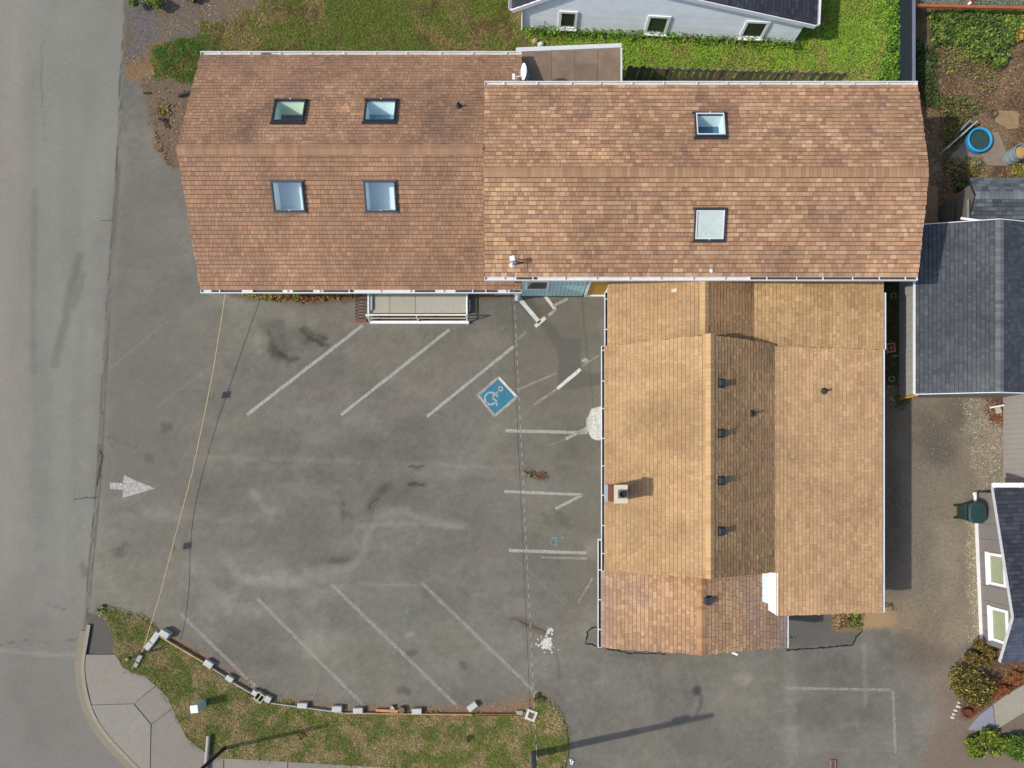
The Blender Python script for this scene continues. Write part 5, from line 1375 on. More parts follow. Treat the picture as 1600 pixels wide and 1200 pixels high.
# ------------------------------------------------------------------ fences
pf = thing('picket_fence', 'mossy dark picket fence behind the middle hall', 'fence', W(1150,118,0))
pic = MB()
f0, f1 = W(984,103,1.15), W(1322,113,1.15)
dF = (f1-f0).normalized(); LF = (f1-f0).length; nF = Vector((-dF.y,dF.x,0))
cols_ = [(148,134,104),(132,124,94),(160,141,109),(140,131,98)]
mes = []
for c_ in cols_:
    m = MB(); m.box(-.1, .1, -.012, .012, 0, 1.08, S(*c_)); v_ = m
    i = len(m.v); m.v += [(-.1,-.012,1.081),(.1,-.012,1.081),(0,-.012,1.16),(-.1,.012,1.081),(.1,.012,1.081),(0,.012,1.16)]
    for fc in ((0,1,2),(5,4,3),(1,4,5,2),(0,2,5,3)): m.f.append(tuple(i+k for k in fc)); m.c.append(S(*c_))
    me = bpy.data.meshes.new('picket'); me.from_pydata(m.v, [], m.f); cl = []
    for f, c2 in zip(m.f, m.c): cl.extend([(*c2,1)]*len(f))
    set_cols(me, cl); me.materials.append(M['wood']); mes.append(me)
t = 0
while t < LF:
    o = bpy.data.objects.new('picket', R.choice(mes)); p = f0 + dF*t; o.location = Vector((p.x,p.y,0))-BASE[pf]; o.rotation_euler = (R.uniform(-.04,.04), R.uniform(-.05,.05), math.atan2(dF.y,dF.x)+R.uniform(-.06,.06)); link(o, pf); t += .262*R.uniform(.93,1.07)
for z_ in (.35, .92):
    q = MB(); a = Vector((f0.x,f0.y,z_))+nF*.045; b2 = Vector((f1.x,f1.y,z_))+nF*.045; q.beam(a, b2, .05, .09, S(150,140,112)); q.build('rail', M['wood'], pf)
df_ = thing('board_fence', 'dark navy board fence with grey cap rail at the lawn edge', 'fence', W(1403,60,0))
fx = W(1402.5,0,0).x; fy0, fy1 = 12.9, 21.8
yy = fy0
nm = MB(); nm.box(-.02,.02,-.068,.068,0,1.02,S(42,50,62)); me = bpy.data.meshes.new('board'); me.from_pydata(nm.v,[],nm.f); set_cols(me,[(*S(42,50,62),1)]*24); me.materials.append(M['gen'])
while yy < fy1:
    o = bpy.data.objects.new('board', me); o.location = Vector((fx,yy,.02))-BASE[df_]; link(o, df_); yy += .139
q = MB(); q.box(fx-.005, fx+.10, fy0-.1, fy1, 1.041, 1.085, S(122,128,146)); q.build('cap_rail', M['gen'], df_)
for y_ in (13.4, 15.6, 17.8, 20.0): q = MB(); q.box(fx+.021, fx+.10, y_-.045, y_+.045, 0, 1.04, S(60,66,78)); q.build('post', M['gen'], df_)

# ------------------------------------------------------------------ driveway things
# wheeled bin
c = W(1528,801,1.0); bn = thing('wheeled_bin', 'dark green wheeled rubbish bin with closed lid by the slate house', 'bin', (c.x-.0,c.y,0))
gcol = S(44,66,66); q = MB(); w0, w1, h_ = .23, .30, .95
lo = [Vector((c.x+a*w0,c.y+b*w0*1.1,.08)) for a,b in ((-1,-1),(1,-1),(1,1),(-1,1))]; hi = [Vector((c.x+a*w1,c.y+b*w1*1.1,h_)) for a,b in ((-1,-1),(1,-1),(1,1),(-1,1))]
q.face(list(reversed(lo)), gcol)
for i in range(4): q.face([lo[i],lo[(i+1)%4],hi[(i+1)%4],hi[i]], gcol)
q.build('body', M['gen'], bn)
q = MB(); n = 28; rings = []
for sc_, z_ in ((1.0,.955),(1.03,.97),(1.0,1.0),(.86,1.035),(.80,1.03),(.001,1.04)):
    ring = []
    for j in range(n):
        t = 2*math.pi*j/n; ca, sa = math.cos(t), math.sin(t); e = 3.5
        r_ = 1/((abs(ca)**e+abs(sa)**e)**(1/e)); ring.append(Vector((c.x+ca*r_*.34*sc_, c.y+sa*r_*.40*sc_, z_)))
    rings.append(ring)
for a, b2 in zip(rings[:-1], rings[1:]):
    for j in range(n): q.face([a[j],a[(j+1)%n],b2[(j+1)%n],b2[j]], S(46,72,72))
q.build('lid', M['gen'], bn)
q = MB(); q.tube([(c.x-.34,c.y-.3,.93),(c.x-.40,c.y-.3,.92),(c.x-.40,c.y+.3,.92),(c.x-.34,c.y+.3,.93)], .02, 8, (.03,.035,.035)); q.build('handle', M['gen'], bn)
for s_ in (-1,1): q = MB(); q.lathe((c.x-.26,c.y+s_*.24,.13), [(.001,-.03),(.12,-.03),(.13,0),(.12,.03),(.001,.03)], 18, (.015,.015,.015), Matrix.Rotation(math.pi/2,3,'X')); q.build('wheel', M['gen'], bn)
# white H-shaped stand and board
c = W(1560,640,.2); q = MB(); q.beam(W(1547,637,.25), W(1569,633,.25), .06, .05, (.68,.66,.62)); q.beam(W(1548,626,.1), W(1580,634,.1), .03, .03, (.1,.09,.09)); q.obox(W(1560,641,.12), (.10,.03,0), (-.04,.12,0), (0,0,.02), S(190,180,160)); tag(q.build('sawhorse', M['gen'], None, (c.x,c.y,0)), 'white broken sawhorse against the grey boarded wall', 'sawhorse')
# plant pots and rings in the narrow passage
c = W(1392,543,.25); pp = thing('planter', 'square terracotta planter in the shaded passage beside the garage', 'planter', (c.x,c.y,0)); u = Vector((.99,.1,0)); v = Vector((-.1,.99,0))
q = MB()
for k in (-1,1): q.obox(Vector((c.x,c.y,.13))+u*k*.155, u*.025, v*.18, (0,0,.13), S(176,130,110)); q.obox(Vector((c.x,c.y,.13))+v*k*.155, u*.13, v*.025, (0,0,.1298), S(176,130,110))
q.build('pot', M['conc'], pp); q = MB(); q.obox(Vector((c.x,c.y,.09)), u*.13, v*.13, (0,0,.09), S(110,74,56)); q.build('soil', M['ground'], pp); q = MB(); q.lathe((c.x+.02,c.y,.18), [(.09,0),(.08,.06),(.04,.10),(.001,.11)], 10, S(170,96,66)); q.build('clay_ball', M['gen'], pp)
def ring(px, py, r, rt, label, col, cat='hoop', name='hoop', z=.04):
    c = W(px,py,z); q = MB(); q.tube([(c.x+r*math.cos(t), c.y+r*math.sin(t), z) for t in np.linspace(0,2*math.pi,25)], rt, 6, col, caps=False); tag(q.build(name, M['gen'], None, (c.x,c.y,0)), label, cat)
ring(1396,462,.10,.015,'thin wire hoop lying near the hall end of the shaded passage',(.3,.3,.26))
ring(1393,592,.11,.018,'pale wire hoop below the terracotta planter',(.36,.36,.33))
for px, py, an, lab in ((1398,556,.1,'pale stick in the passage just below the terracotta planter'),(1391,604,.2,'pale stick beside the lower wire hoop'),(1394,624,-.7,'slanting pale stick near the yellow corner post')):
    c = W(px,py,.03); q = MB(); q.obox((c.x,c.y,.03), (.13*math.cos(an),.13*math.sin(an),0), (-.025*math.sin(an),.025*math.cos(an),0), (0,0,.015), S(170,160,140)); tag(q.build('stick', M['wood'], None, (c.x,c.y,.02)), lab, 'stick')
# path slabs at the lower right
for pl, col, lab, nm_ in (([(1553,1100),(1577,1083),(1640,1048),(1640,1092),(1602,1112),(1557,1140)], (168,162,146), None, 'footpath'), ([(1513,1141),(1530,1118),(1551,1102),(1556,1141)], (150,152,164), None, 'stepping_slab')):
    q = MB(); q.prism([(W(x,y,.05).x,W(x,y,.05).y) for x,y in pl], -.01, .05, S(*col)); o = q.build(nm_, M['conc'])
    if nm_ == 'footpath': o['kind'] = 'structure'
    else: tag(o, 'blue-grey triangular stone slab at the end of the concrete path', 'slab')
for k, (px, py, s_) in enumerate(((1498,1104,.10),(1494,1110,.09),(1491,1116,.08),(1499,1098,.07),(1489,1121,.09))):
    c = W(px,py,.05); q = MB(); q.lathe((c.x,c.y,0), [(s_*.9,0),(s_,.03),(s_*.7,.08),(.001,.10)], 8, S(206,198,184), None, 1.0, .75); tag(q.build('white_stone', M['conc'], None, (c.x,c.y,0)), ('second from top','middle','fourth from top','topmost','lowest')[k] + ' white edging stone in the string below the yellow shrub', 'stone', 'white stones below the yellow shrub')
c = W(1511,1114,.2); q = MB(); q.lathe((c.x,c.y,0), [(.13,0),(.17,.24),(.15,.24),(.13,.16),(.001,.16)], 14, S(112,66,52)); tag(q.build('plant_pot', M['gen'], None, (c.x,c.y,0)), 'round dark red pot below the yellow shrub', 'pot')
c = W(1302,1194,.06); q = MB(); 
for k in (-1,1): q.box(c.x+k*.09-.015, c.x+k*.09+.015, c.y-.3, c.y+.15, .02, .08, S(160,128,108))
q.box(c.x-.074, c.x+.074, c.y+.12, c.y+.15, .02, .0799, S(160,128,108)); q.box(c.x-.074, c.x+.074, c.y-.3, c.y+.119, .02, .04, S(110,92,80)); tag(q.build('wooden_tray', M['wood'], None, (c.x,c.y,.02)), 'small open wooden tray on the asphalt, bottom edge', 'tray')

# ------------------------------------------------------------------ east yard things
c = W(1530,219,.2); pl_ = thing('paddling_pool', 'round blue paddling pool with murky water in the yard', 'paddling pool', (c.x,c.y,0)); bl = S(52,170,220)
q = MB(); rt = .07; R_ = .445
for j in range(4):
    pass
q.tube([(c.x+R_*math.cos(t), c.y+R_*math.sin(t), .24) for t in np.linspace(0,2*math.pi,41)], .048, 10, bl, caps=False); q.tube([(c.x+(R_-.01)*math.cos(t), c.y+(R_-.01)*math.sin(t), .10) for t in np.linspace(0,2*math.pi,41)], .06, 10, S(36,120,180), caps=False); q.build('ring', M['gen'], pl_, smooth=True)
q = MB(); q.lathe((c.x,c.y,.17), [(.42,0),(.001,.0)], 32, S(58,84,78)); wt = q.build('water', plain('pool_water', S(60,84,78), .08, .5, 0, (6.0,), (.15,)), pl_)
for pl, col, lab in (([(1483,246),(1510,215),(1560,205),(1574,240),(1573,259),(1535,258),(1483,249)], (150,134,118), 'large weathered plywood sheet under the blue pool'), ([(1556,172),(1592,174),(1592,200),(1576,202),(1556,190)], (160,134,98), 'tan square paving slab above the blue pool')):
    q = MB(); q.prism([(W(x,y,.05).x,W(x,y,.05).y) for x,y in pl], -.01, .045, S(*col)); c_ = W(*pl[0]); tag(q.build('ground_sheet' if 'ply' in lab else 'paving_slab', M['wood'], None, (c_.x,c_.y,0)), lab, 'board' if 'ply' in lab else 'slab')
q = MB(); a, b2 = W(1478,233,.42), W(1527,189,.42); q.beam(Vector((a.x,a.y,.22)), Vector((b2.x,b2.y,.22)), .05, .42, S(176,184,184)); q.beam(Vector((a.x+.6,a.y+.75,.30)), Vector((b2.x-.25,b2.y+.05,.30)), .04, .25, S(150,165,168)); tag(q.build('leaning_plank', M['wood'], None, (a.x,a.y,0)), 'pale grey plank on edge beside the blue pool', 'plank')
c = W(1600,236,.7); br = thing('barrel', 'ribbed grey metal barrel at the photo edge of the yard', 'barrel', (c.x-.25,c.y,0)); q = MB(); q.lathe((c.x-.1,c.y,0), [(.27,0),(.28,.02),(.28,.22),(.295,.24),(.28,.26),(.28,.45),(.295,.47),(.28,.49),(.28,.70),(.29,.72),(.26,.72),(.255,.55),(.001,.55)], 28, S(142,158,164)); q.build('body', M['gen'], br); q = MB(); q.lathe((c.x-.1,c.y,.56), [(.25,0),(.2,.05),(.001,.07)], 16, S(206,160,100)); q.build('contents', M['gen'], br)
ring(1553,177,.14,.045,'old dark tyre half buried above the blue pool',S(86,82,66),'tyre','tyre')
q = MB(); a, b2 = W(1446,350,.28), W(1465,290,.28); q.box(a.x-.3, b2.x, a.y+.02, b2.y, 0, .28, S(142,116,84)); tag(q.build('wooden_step', M['wood'], None, (a.x,a.y,0)), 'brown wooden step against the east end of the middle hall', 'step')
# rusty framed netting pen in the corner
pn = thing('netting_pen', 'garden pen with rusty orange rails and green netting, top right corner', 'pen', W(1520,10,0)); rz_ = .75; RC = S(178,104,66)
q = MB(); q.beam(W(1428,9,rz_), W(1650,14,rz_), .10, .10, RC); q.build('rail', M['wood'], pn); q = MB(); q.beam(W(1508,10,rz_-.02), W(1560,-45,rz_-.02), .07, .07, RC); q.build('rail', M['wood'], pn)
for px in (1430, 1512, 1598): c = W(px,10,0); q = MB(); q.box(c.x-.04,c.x+.04,c.y-.1,c.y-.02,0,rz_-.06,RC); q.build('post', M['wood'], pn)
net = glass_mat('green_netting', (.42,.52,.46), .02); nt = net.node_tree
q = MB(); q.obox((W(1430,9,rz_-.1)+W(1650,-60,rz_-.1))/2, ((W(1650,9,rz_)-W(1430,9,rz_))/2), (0,(W(0,-60,rz_).y-W(0,9,rz_).y)/2,0), (0,0,.004)); q.build('netting', paint_mat('netting', S(150,165,150), .44, 22, .06), pn)
q = MB(); c0, c1 = W(1428,12,0), W(1650,17,0); q.obox(((c0.x+c1.x)/2,(c0.y+c1.y)/2+.05,.3), ((c1.x-c0.x)/2,(c1.y-c0.y)/2,0), (0,.004,0), (0,0,.3)); q.build('netting', bpy.data.materials['netting'], pn)
c = W(1517,3,.9); q = MB(); q.lathe((c.x,c.y,rz_+.03), [(.05,0),(.05,.08),(.001,.1)], 10, (.75,.75,.74)); q.build('post_cap', M['gen'], pn)
# rocks by the cottage
for px, py, col, lab in ((836,64,(188,160,140),'pinkish rock at the foot of the cottage'),(845,69,(226,222,214),'white rock at the foot of the cottage')):
    c = W(px,py,.1); q = MB(); q.lathe((c.x,c.y,0), [(.13,0),(.14,.08),(.09,.17),(.001,.2)], 7, S(*col), None, 1, .8); tag(q.build('rock', M['conc'], None, (c.x,c.y,0)), lab, 'rock')
c = W(1000,124,.1); q = MB(); q.obox((c.x,c.y,.08), (.09,.02,0), (-.02,.06,0), (0,0,.08), S(40,110,190)); tag(q.build('blue_crate', M['gen'], None, (c.x,c.y,0)), 'small blue crate in the shade behind the picket fence', 'crate')
q = MB(); q.tube([W(851,46,.05), W(851,33,.75), W(856,38,.5), W(864,47,.1)], .012, 6, (.12,.14,.17)); c = W(852,46); tag(q.build('garden_hook', M['gen'], None, (c.x,c.y,0)), 'bent dark garden hook leaning on the cottage wall', 'hook')
# debris west of the hall
q = MB(); q.tube([W(279,150,.1), W(287,146.5,.14), W(298,144,.2)], .055, 8, (.012,.013,.014)); c = W(287,147); tag(q.build('drain_pipe', M['gen'], None, (c.x,c.y,0)), 'black drain pipe running out from under the west hall', 'pipe')
q = MB(); q.beam(W(248,185,.12), W(257,187,.12), .10, .05, S(54,36,32)); q.beam(W(255,188,.1), W(261,200,.1), .06, .05, S(46,30,30)); c = W(254,188); tag(q.build('iron_bracket', M['gen'], None, (c.x,c.y,0)), 'rusty angled iron bracket in the soil west of the hall', 'bracket')
q = MB(); q.beam(W(224,145,.05), W(234,145,.05), .07, .04, S(74,66,60)); c = W(229,145); tag(q.build('stick', M['wood'], None, (c.x,c.y,0)), 'dark stick in the soil near the street', 'stick')
# crumpled white bag on the asphalt
c = W(893,1190,.05); q = MB()
for k in range(5):
    t = k*1.3; q.obox((c.x+.05*math.cos(t),c.y+.07*math.sin(t),.03+.01*k), (.05*math.cos(t*2),.05*math.sin(t*2),.02), (-.02*math.sin(t*2),.02*math.cos(t*2),.01), (0,0,.012), (.72,.72,.72))
tag(q.build('paper_scrap', M['gen'], None, (c.x,c.y,0)), 'crumpled white paper scrap on the asphalt right of the lamp pole', 'paper')

# ------------------------------------------------------------------ grass, weeds, litter, gravel
rng = np.random.RandomState(5)
def tri_mesh(name, P, cols, mat, kind='stuff', parent=None, base=None):
    """P: (n,k,3) polygons, cols: (n,3)"""
    n, k, _ = P.shape
    b = np.array(BASE[parent]) if parent is not None else np.array(base if base is not None else (0,0,0), float)
    me = bpy.data.meshes.new(name)
    me.vertices.add(n*k); me.vertices.foreach_set('co', (P - b).reshape(-1))
    me.loops.add(n*k); me.loops.foreach_set('vertex_index', np.arange(n*k))
    me.polygons.add(n); me.polygons.foreach_set('loop_start', np.arange(0, n*k, k)); me.polygons.foreach_set('loop_total', np.full(n, k))
    me.update(calc_edges=True)
    c4 = np.repeat(np.concatenate([cols, np.ones((n,1))], 1), k, 0).astype(np.float32)
    at = me.color_attributes.new('col', 'FLOAT_COLOR', 'CORNER'); at.data.foreach_set('color', c4.ravel())
    me.materials.append(mat)
    o = bpy.data.objects.new(name, me)
    if parent is None: o.location = b
    link(o, parent, Vector(b))
    if kind: o['kind'] = kind
    return o
def scatter(poly, n, z=0.0, soft=5, warp=6, keep=None):
    xs = [p[0] for p in poly]; ys = [p[1] for p in poly]
    x = rng.uniform(min(xs)-6, max(xs)+6, n); y = rng.uniform(min(ys)-6, max(ys)+6, n)
    m = pmask(x, y, poly, soft, warp)
    sel = rng.rand(n) < m
    if keep is not None: sel &= rng.rand(n) < keep(x, y)
    return x[sel], y[sel]
def blades(x, y, z, hgt, lean, wid, cols, name, label=None):
    n = len(x); s = (H-z)/K
    X, Y = (x-CX)*s, (CY-y)*s
    a = rng.uniform(0, 2*np.pi, n); h = hgt*rng.uniform(.4, 1.2, n); l = lean*rng.uniform(.3, 1.2, n); w = wid*rng.uniform(.6, 1.3, n)
    b = a + np.pi/2 + rng.uniform(-.4, .4, n)
    P = np.zeros((n, 3, 3))
    P[:,0,0] = X-np.cos(b)*w; P[:,0,1] = Y-np.sin(b)*w; P[:,0,2] = z
    P[:,1,0] = X+np.cos(b)*w; P[:,1,1] = Y+np.sin(b)*w; P[:,1,2] = z
    P[:,2,0] = X+np.cos(a)*l; P[:,2,1] = Y+np.sin(a)*l; P[:,2,2] = z+h
    o = tri_mesh(name, P, cols, M['leaf'])
    tag(o, label, 'grass')
    return o
def gcols(x, y, green, dry, brown, sc_=22, seed=2, bias=.5, dark=None):
    n = len(x)
    t = sstep(bias-.09, bias+.09, fbm(x, y, sc_, seed) + rng.uniform(-.09, .09, n))
    u = sstep(.55, .75, fbm(x, y, sc_*.6, seed+4))*.6
    c = np.array(green)[None]*t[:,None] + np.array(dry)[None]*(1-t[:,None])
    c = c*(1-u[:,None]) + np.array(brown)[None]*u[:,None]
    c = c*rng.uniform(.72, 1.25, (n,1))*(1+rng.uniform(-.06,.06,(n,3)))
    return np.minimum(srgb_to_alb(np.clip(c, 5, 250))*1.65, .8)
def leafs(x, y, z, size, cols, name, label=None, parent=None, up=.5, zr=0.0, cat='weeds', kind='stuff', hexa=True):
    n = len(x); s = (H-np.asarray(z))/K
    X, Y = (x-CX)*s, (CY-y)*s; Z = np.asarray(z) + rng.uniform(0, 1, n)*zr
    return leaf_at(np.stack([X,Y,Z],1), size, cols, name, label, parent, up, cat, kind)
def leaf_at(C, size, cols, name, label=None, parent=None, up=.5, cat='weeds', kind='stuff', stretch=1.5):
    n = len(C)
    nrm = rng.normal(0, 1, (n,3)); nrm[:,2] = np.abs(nrm[:,2]) + up*2; nrm /= np.linalg.norm(nrm, axis=1)[:,None]
    r = rng.normal(0,1,(n,3)); u = np.cross(nrm, r); u /= np.linalg.norm(u,axis=1)[:,None]; v = np.cross(nrm, u)
    sz = (size*rng.uniform(.5, 1.3, n))[:,None]
    P = np.stack([C-u*sz*stretch, C-v*sz*.75-u*sz*.2, C+u*sz*stretch, C+v*sz*.75-u*sz*.2], 1)
    o = tri_mesh(name, P, cols, M['leaf'], kind, parent)
    if label: tag(o, label, cat)
    return o
GREEN, DRY, BROWN = (104,122,50), (150,132,86), (124,98,66)
# verge: raised soil and grass
vq = MB(); vq.prism([(W(x_, y_, .05).x, W(x_, y_, .05).y) for x_, y_ in VERGE[2:] ], 0, .05, S(128,110,76)); tag(vq.build('verge', M['ground']), kind='structure')
vq = MB(); vq.prism([(W(x_, y_, .03).x, W(x_, y_, .03).y) for x_, y_ in ((152,955),(180,957),(216,964),(178,976),(176,968))], 0, .03, S(122,104,72)); tag(vq.build('verge', M['ground']), kind='structure')
x, y = scatter(VERGE, 330000)
def off_boards(x, y): return np.ones(len(x))
vg = blades(x, y, 0.05, .06, .055, .010, gcols(x, y, (104,122,50), (164,148,104), (142,120,84), 19, 2, .50), 'grass', 'patchy green and straw grass filling the verge behind the edging blocks')
x, y = scatter(NWGRASS, 30000); blades(x, y, 0, .06, .06, .010, gcols(x, y, (76,108,40), (118,112,56), (120,92,56), 20, 3, .42), 'grass', 'green grass patch at the northwest corner of the west hall')
x, y = scatter(NSTRIP, 150000); blades(x, y, 0, .06, .06, .011, gcols(x, y, (104,118,46), (142,126,82), (98,80,50), 36, 4, .46), 'grass', 'rough mottled grass strip north of the west hall')
x, y = scatter(NLAWN, 190000, warp=4); blades(x, y, 0, .055, .05, .011, gcols(x, y, (128,160,50), (142,146,68), (106,136,46), 34, 5, .45), 'grass', 'bright green lawn between the cottage and the navy fence')
# taller leafy weeds at the cottage foot, on the lawn edge and as ivy
def weedstrip(poly, n, size, c0, c1, lab, zr=.28, name='weeds'):
    x, y = scatter(poly, n, warp=5)
    if len(x) == 0: return
    leafs(x, y, np.full(len(x), .02), size, gcols(x, y, c0, c1, c1, 10, 6, .5)*np.array([.86,.80,.82]), name, lab, None, .35, zr)
weedstrip([(820,46),(1000,52),(1250,68),(1245,78),(1000,64),(830,58)], 9000, .034, (104,142,44), (70,104,34), 'leafy green weeds along the foot of the cottage wall', .34)
weedstrip([(1385,-40),(1404,-40),(1406,128),(1370,132),(1380,90)], 7000, .034, (112,152,48), (80,120,38), 'lush green weeds against the navy fence', .25)
weedstrip(IVY, 26000, .04, (104,128,52), (70,92,40), 'dense green ivy spreading below the rusty pen', .35, 'ivy')
weedstrip([(1455,70),(1520,92),(1560,110),(1550,150),(1500,120),(1455,110)], 1700, .035, (110,122,60), (96,92,52), 'thin mixed weeds below the ivy', .12)
weedstrip([(1425,60),(1458,80),(1462,170),(1440,160),(1428,120)], 4500, .038, (70,92,40), (58,70,36), 'dark green weeds in the navy fence shade', .2)
weedstrip([(1460,150),(1500,150),(1535,170),(1500,195),(1470,180)], 2400, .035, (112,112,62), (84,90,46), 'straggly grey-green weeds between ivy and plank', .2)
weedstrip([(1475,195),(1495,180),(1500,225),(1480,240),(1470,215)], 1700, .035, (104,104,52), (84,80,44), 'olive weeds left of the grey plank', .2)
weedstrip([(1475,252),(1530,255),(1530,268),(1510,275),(1480,268)], 1300, .035, (118,114,60), (92,84,50), 'olive weeds below the plywood sheet', .2)
weedstrip([(1490,278),(1510,276),(1512,300),(1495,300)], 1200, .05, (84,98,46), (70,72,40), 'green tuft beside the garden shed', .2)
weedstrip([(366,456),(565,456),(560,464),(480,468),(400,466)], 5200, .035, (120,124,52), (130,84,48), 'low weeds along the foot of the west hall', .12)
weedstrip([(822,735),(832,733),(834,742),(824,741)], 160, .035, (92,112,48), (110,84,56), 'small green weed in the asphalt crack', .06)
weedstrip([(832,736),(855,742),(852,751),(836,747)], 300, .03, (128,92,64), (110,80,56), 'dry brown weeds in the asphalt crack', .05)
weedstrip([(150,950),(164,951),(163,960),(152,960)], 260, .045, (112,132,56), (90,108,44), 'bright green tuft at the tip of the verge', .12)
weedstrip([(1322,957),(1340,957),(1348,970),(1338,982),(1325,975)], 700, .04, (112,124,54), (92,100,46), 'green weed clump at the shed wing corner', .15)
weedstrip([(1298,958),(1325,958),(1328,982),(1302,982)], 700, .035, (150,130,92), (128,104,72), 'dry grass clump at the shed wing corner', .10)
weedstrip([(1384,942),(1392,950),(1390,954),(1382,948)], 60, .05, (70,84,40), (60,70,36), 'small weed beside the shed wing gutter', .1)
weedstrip([(1232,994),(1244,992),(1244,1000),(1234,1000)], 60, .035, (110,112,60), (96,96,52), 'tiny weed tuft in the asphalt corner', .05)
weedstrip([(1404,612),(1425,612),(1420,632),(1404,640),(1400,625)], 500, .035, (84,96,42), (76,78,44), 'green weeds beneath the yellow corner post', .08)
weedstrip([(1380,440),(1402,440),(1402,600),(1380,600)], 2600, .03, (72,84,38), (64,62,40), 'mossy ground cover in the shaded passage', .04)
weedstrip([(250,168),(266,170),(262,182),(250,180)], 300, .04, (140,132,54), (110,98,50), 'yellowish weed tuft west of the hall', .08)
weedstrip([(240,205),(248,215),(256,245),(266,256),(258,258),(244,232)], 500, .035, (150,116,60), (118,92,54), 'orange brown weeds beside the pavement edge', .06)
weedstrip([(255,85),(300,75),(320,80),(310,110),(260,112)], 260, .03, (80,116,42), (70,96,36), 'leafy plants in the northwest grass patch', .08)
# leaf litter and mulch flakes
def flakes(poly, n, size, pal, lab, name='litter', z=.006, mat=None, up=3.0, warp=8):
    x, y = scatter(poly, n, warp=warp)
    c = np.array(pal, float)[rng.randint(0, len(pal), len(x))]*rng.uniform(.8, 1.15, (len(x),1))
    leafs(x, y, np.full(len(x), z), size, srgb_to_alb(np.clip(c,5,255)), name, lab, None, up, .02, 'litter')
LIT = [(176,136,84),(150,104,62),(198,164,110),(126,92,62),(92,66,48),(110,84,60)]
flakes([(1426,70),(1780,70),(1780,345),(1426,345)], 26000, .022, LIT + [(84,62,46)]*3, 'brown leaf litter strewn over the east yard')
flakes([(198,60),(250,58),(330,48),(430,10),(430,-40),(246,-40),(246,50),(200,90),(198,126),(245,126)], 2600, .02, [(196,156,90),(176,126,70),(150,108,64),(206,190,140)], 'yellow and orange fallen leaves by the street')
flakes([(226,122),(305,120),(305,262),(262,262),(240,220)], 1600, .02, LIT, 'brown litter on the bare soil west of the hall')
flakes([(262,988),(330,1030),(430,1088),(640,1102),(740,1101),(830,1084),(866,1096),(834,1108),(740,1118),(540,1115),(400,1092),(320,1038)], 9000, .02, [(176,140,108),(150,112,82),(196,166,134),(124,88,64),(166,116,80)], 'reddish brown chips behind the edging boards')
flakes([(1505,1098),(1545,1078),(1620,1030),(1620,1062),(1550,1100),(1512,1126)], 3500, .028, [(140,76,44),(122,64,38),(164,98,60),(96,52,36)], 'red brown bark mulch above the path')
flakes([(1545,1015),(1640,1015),(1640,1050),(1560,1075),(1545,1060)], 1400, .02, LIT, 'brown litter below the slate house')
flakes([(1530,612),(1572,612),(1572,672),(1552,660),(1540,640)], 900, .02, [(130,78,48),(110,64,42),(150,98,64)], 'red brown mulch against the grey boarded wall')
flakes([(1378,435),(1404,435),(1404,960),(1378,960)], 900, .018, LIT, 'litter along the shaded passage')
flakes([(350,5),(800,5),(800,80),(350,80)], 900, .016, [(206,190,70),(190,170,60)], 'tiny yellow flowers in the rough grass')
flakes(VERGE, 350, .016, [(206,190,80),(226,220,190)], 'tiny pale flowers dotting the verge')
flakes([(160,480),(900,480),(900,1080),(160,1080)], 60, .012, [(230,228,220),(70,64,56)], 'specks of grit on the asphalt', warp=0)
flakes([(20,20),(180,20),(150,980),(20,980)], 26, .012, [(230,226,200),(60,56,50)], 'specks of grit on the street', warp=0)
# gravel stones as tiny pyramids
def stones(poly, n, size, pal, lab, keep=None):
    x, y = scatter(poly, n, warp=8, soft=10, keep=keep); n = len(x); s = H/K
    X, Y = (x-CX)*s, (CY-y)*s
    r = size*rng.uniform(.5,1.5,n); a = rng.uniform(0,6.28,n); h = r*rng.uniform(.5,.9,n)
    top = np.stack([X+r*.2*np.cos(a*3),Y+r*.2*np.sin(a*3),h],1)
    ring_ = [np.stack([X+r*np.cos(a+k*2.094),Y+r*np.sin(a+k*2.094)*.85,np.zeros(n)],1) for k in range(3)]
    P = np.concatenate([np.stack([ring_[k],ring_[(k+1)%3],top],1) for k in range(3)],0)
    c = srgb_to_alb(np.clip(np.array(pal,float)[rng.randint(0,len(pal),n)]*rng.uniform(.75,1.2,(n,1)),5,255)); c = np.tile(c,(3,1))
    o = tri_mesh('gravel', P, c, M['leaf']); tag(o, lab, 'gravel')
GRV = [(144,134,117),(156,146,128),(122,114,102),(170,160,142),(112,105,96),(138,124,104)]
stones([(1410,615),(1575,600),(1575,790),(1530,800),(1532,1005),(1490,1010),(1415,985)], 13000, .019, GRV, 'gravel spread over the driveway')
stones([(1505,620),(1545,615),(1568,690),(1570,770),(1540,790),(1525,740)], 5500, .030, [(170,160,140),(188,178,158),(152,142,123),(130,122,110)], 'coarse pale gravel beside the grey boarded wall')
stones([(1512,800),(1532,795),(1536,1000),(1518,1000)], 2200, .028, [(196,182,150),(206,196,172),(170,154,124)], 'pale gravel strip along the slate house')
stones([(1384,925),(1500,930),(1500,1180),(1450,1150),(1400,1000)], 3000, .016, GRV, 'thin gravel where driveway meets asphalt')
stones([(199,-40),(330,-40),(340,20),(300,58),(245,64),(232,95),(215,110),(201,110)], 4200, .022, [(112,106,104),(136,128,122),(94,90,90),(160,150,140)], 'grey gravel patch beside the street')
stones([(1380,625),(1410,625),(1412,955),(1382,955)], 1300, .018, GRV, 'stray gravel in the shaded passage')

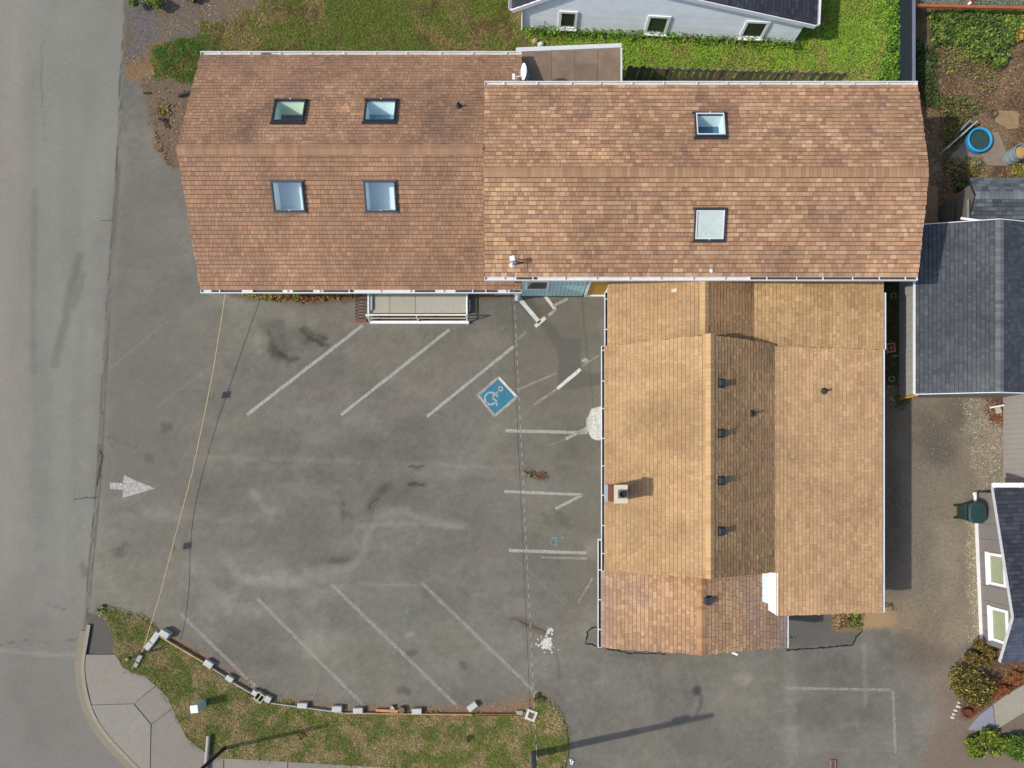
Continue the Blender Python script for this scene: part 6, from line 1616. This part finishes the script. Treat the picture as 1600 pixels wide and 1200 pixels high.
# ------------------------------------------------------------------ shrubs
def shrub(px, py, rx, ry, h, n, size, pal, label, name='shrub', lumps=7, seed=1, z0=.05):
    rs = np.random.RandomState(seed); c = W(px, py, h*.4); t = thing(name, label, 'shrub', (c.x, c.y, 0))
    s = (H-h*.5)/K; L = []
    for k in range(lumps):
        a = rs.uniform(0,6.28); r_ = np.sqrt(rs.uniform(0,1))*.82
        L.append((c.x+rx*s*r_*np.cos(a), c.y+ry*s*r_*np.sin(a), h*rs.uniform(.35,.7), min(rx,ry)*s*rs.uniform(.32,.6)))
    C = []; 
    for lx, ly, lz, lr in L:
        m = n//lumps; d = rs.normal(0,1,(m,3)); d /= np.linalg.norm(d,axis=1)[:,None]; rr_ = lr*rs.uniform(.35,1.08,(m,1))**.6
        p = np.array([lx,ly,lz])+d*rr_*np.array([1,1,.75]); C.append(p)
    C = np.concatenate(C); C = C[C[:,2] > z0*.3]
    pal = np.array(pal, float); cl = pal[rs.randint(0,len(pal),len(C))]*rs.uniform(.75,1.2,(len(C),1))
    leaf_at(C, size, srgb_to_alb(np.clip(cl,5,255)), 'foliage', None, t, .5, kind=None)
    q = MB()
    for lx, ly, lz, lr in L: q.tube([(c.x,c.y,0),((c.x+lx)/2,(c.y+ly)/2,lz*.6),(lx,ly,lz)], [.025,.018,.008], 5, S(84,66,48))
    q.build('stems', M['wood'], t)
    return t
YG = [(140,136,52),(182,172,66),(92,88,42),(78,66,38),(104,78,46),(104,100,44),(74,62,38),(90,72,42)]
shrub(1530,1022,22,24,.95,3000,.035,[(112,94,48),(132,112,52),(96,76,40),(150,132,56),(86,70,38)],'brown-olive shrub at the corner of the slate house', seed=3)
shrub(1517,1066,30,42,.8,5200,.036,YG,'yellow and green variegated shrub along the driveway', seed=4, lumps=18)
shrub(1542,1161,44,19,.5,5000,.045,[(128,140,38),(98,118,34),(150,156,50),(70,92,30),(60,80,28)],'bright lime green bush at the bottom right', seed=5, lumps=16)
shrub(1592,1166,32,18,.6,3600,.045,[(92,124,36),(70,100,32),(112,140,44),(56,82,30)],'deep green bush beside the lime green bush', seed=6, lumps=13)
shrub(1566,1080,14,9,.35,1000,.03,[(150,86,50),(130,70,42),(168,104,62)],'low rust-red plant above the concrete path', seed=7)
shrub(1588,1058,16,9,.30,1000,.03,[(150,96,54),(124,76,44),(160,120,62)],'rusty orange low plant near the photo edge', seed=8)
shrub(232,4,26,13,.7,2600,.04,[(110,130,52),(80,106,40),(140,150,64),(64,88,36)],'leafy green shrub at the top left by the street', seed=9, lumps=8)
shrub(302,-2,16,7,.4,900,.035,[(88,104,44),(66,84,36),(112,120,56)],'small dark green shrub right of the leafy top left shrub', seed=10)
shrub(1500,82,15,14,.3,900,.025,[(140,142,72),(120,124,60),(160,156,86)],'pale sage-green tuft below the ivy', seed=11, name='tuft')
shrub(1590,268,13,12,.3,800,.028,[(150,142,62),(130,120,52),(168,158,80)],'yellow-green tuft below the metal barrel', seed=12, name='tuft')
shrub(1590,52,14,13,.4,700,.05,[(190,150,60),(160,112,56),(206,170,84)],'golden dry plant at the edge of the ivy', seed=13, name='dry_plant')
shrub(842,1092,9,8,.16,420,.03,[(104,118,56),(84,98,44),(120,104,66)],'dark weed clump at the tip of the verge near the meter box', seed=14, name='weed_clump')
shrub(472,1148,7,6,.12,260,.03,[(96,72,42),(150,104,52),(80,76,40)],'small brown weed clump in the verge below the single block', seed=15, name='weed_clump')
shrub(733,1154,8,6,.12,260,.03,[(84,92,42),(70,78,38)],'small dark weed clump in the verge below the askew block', seed=16, name='weed_clump')
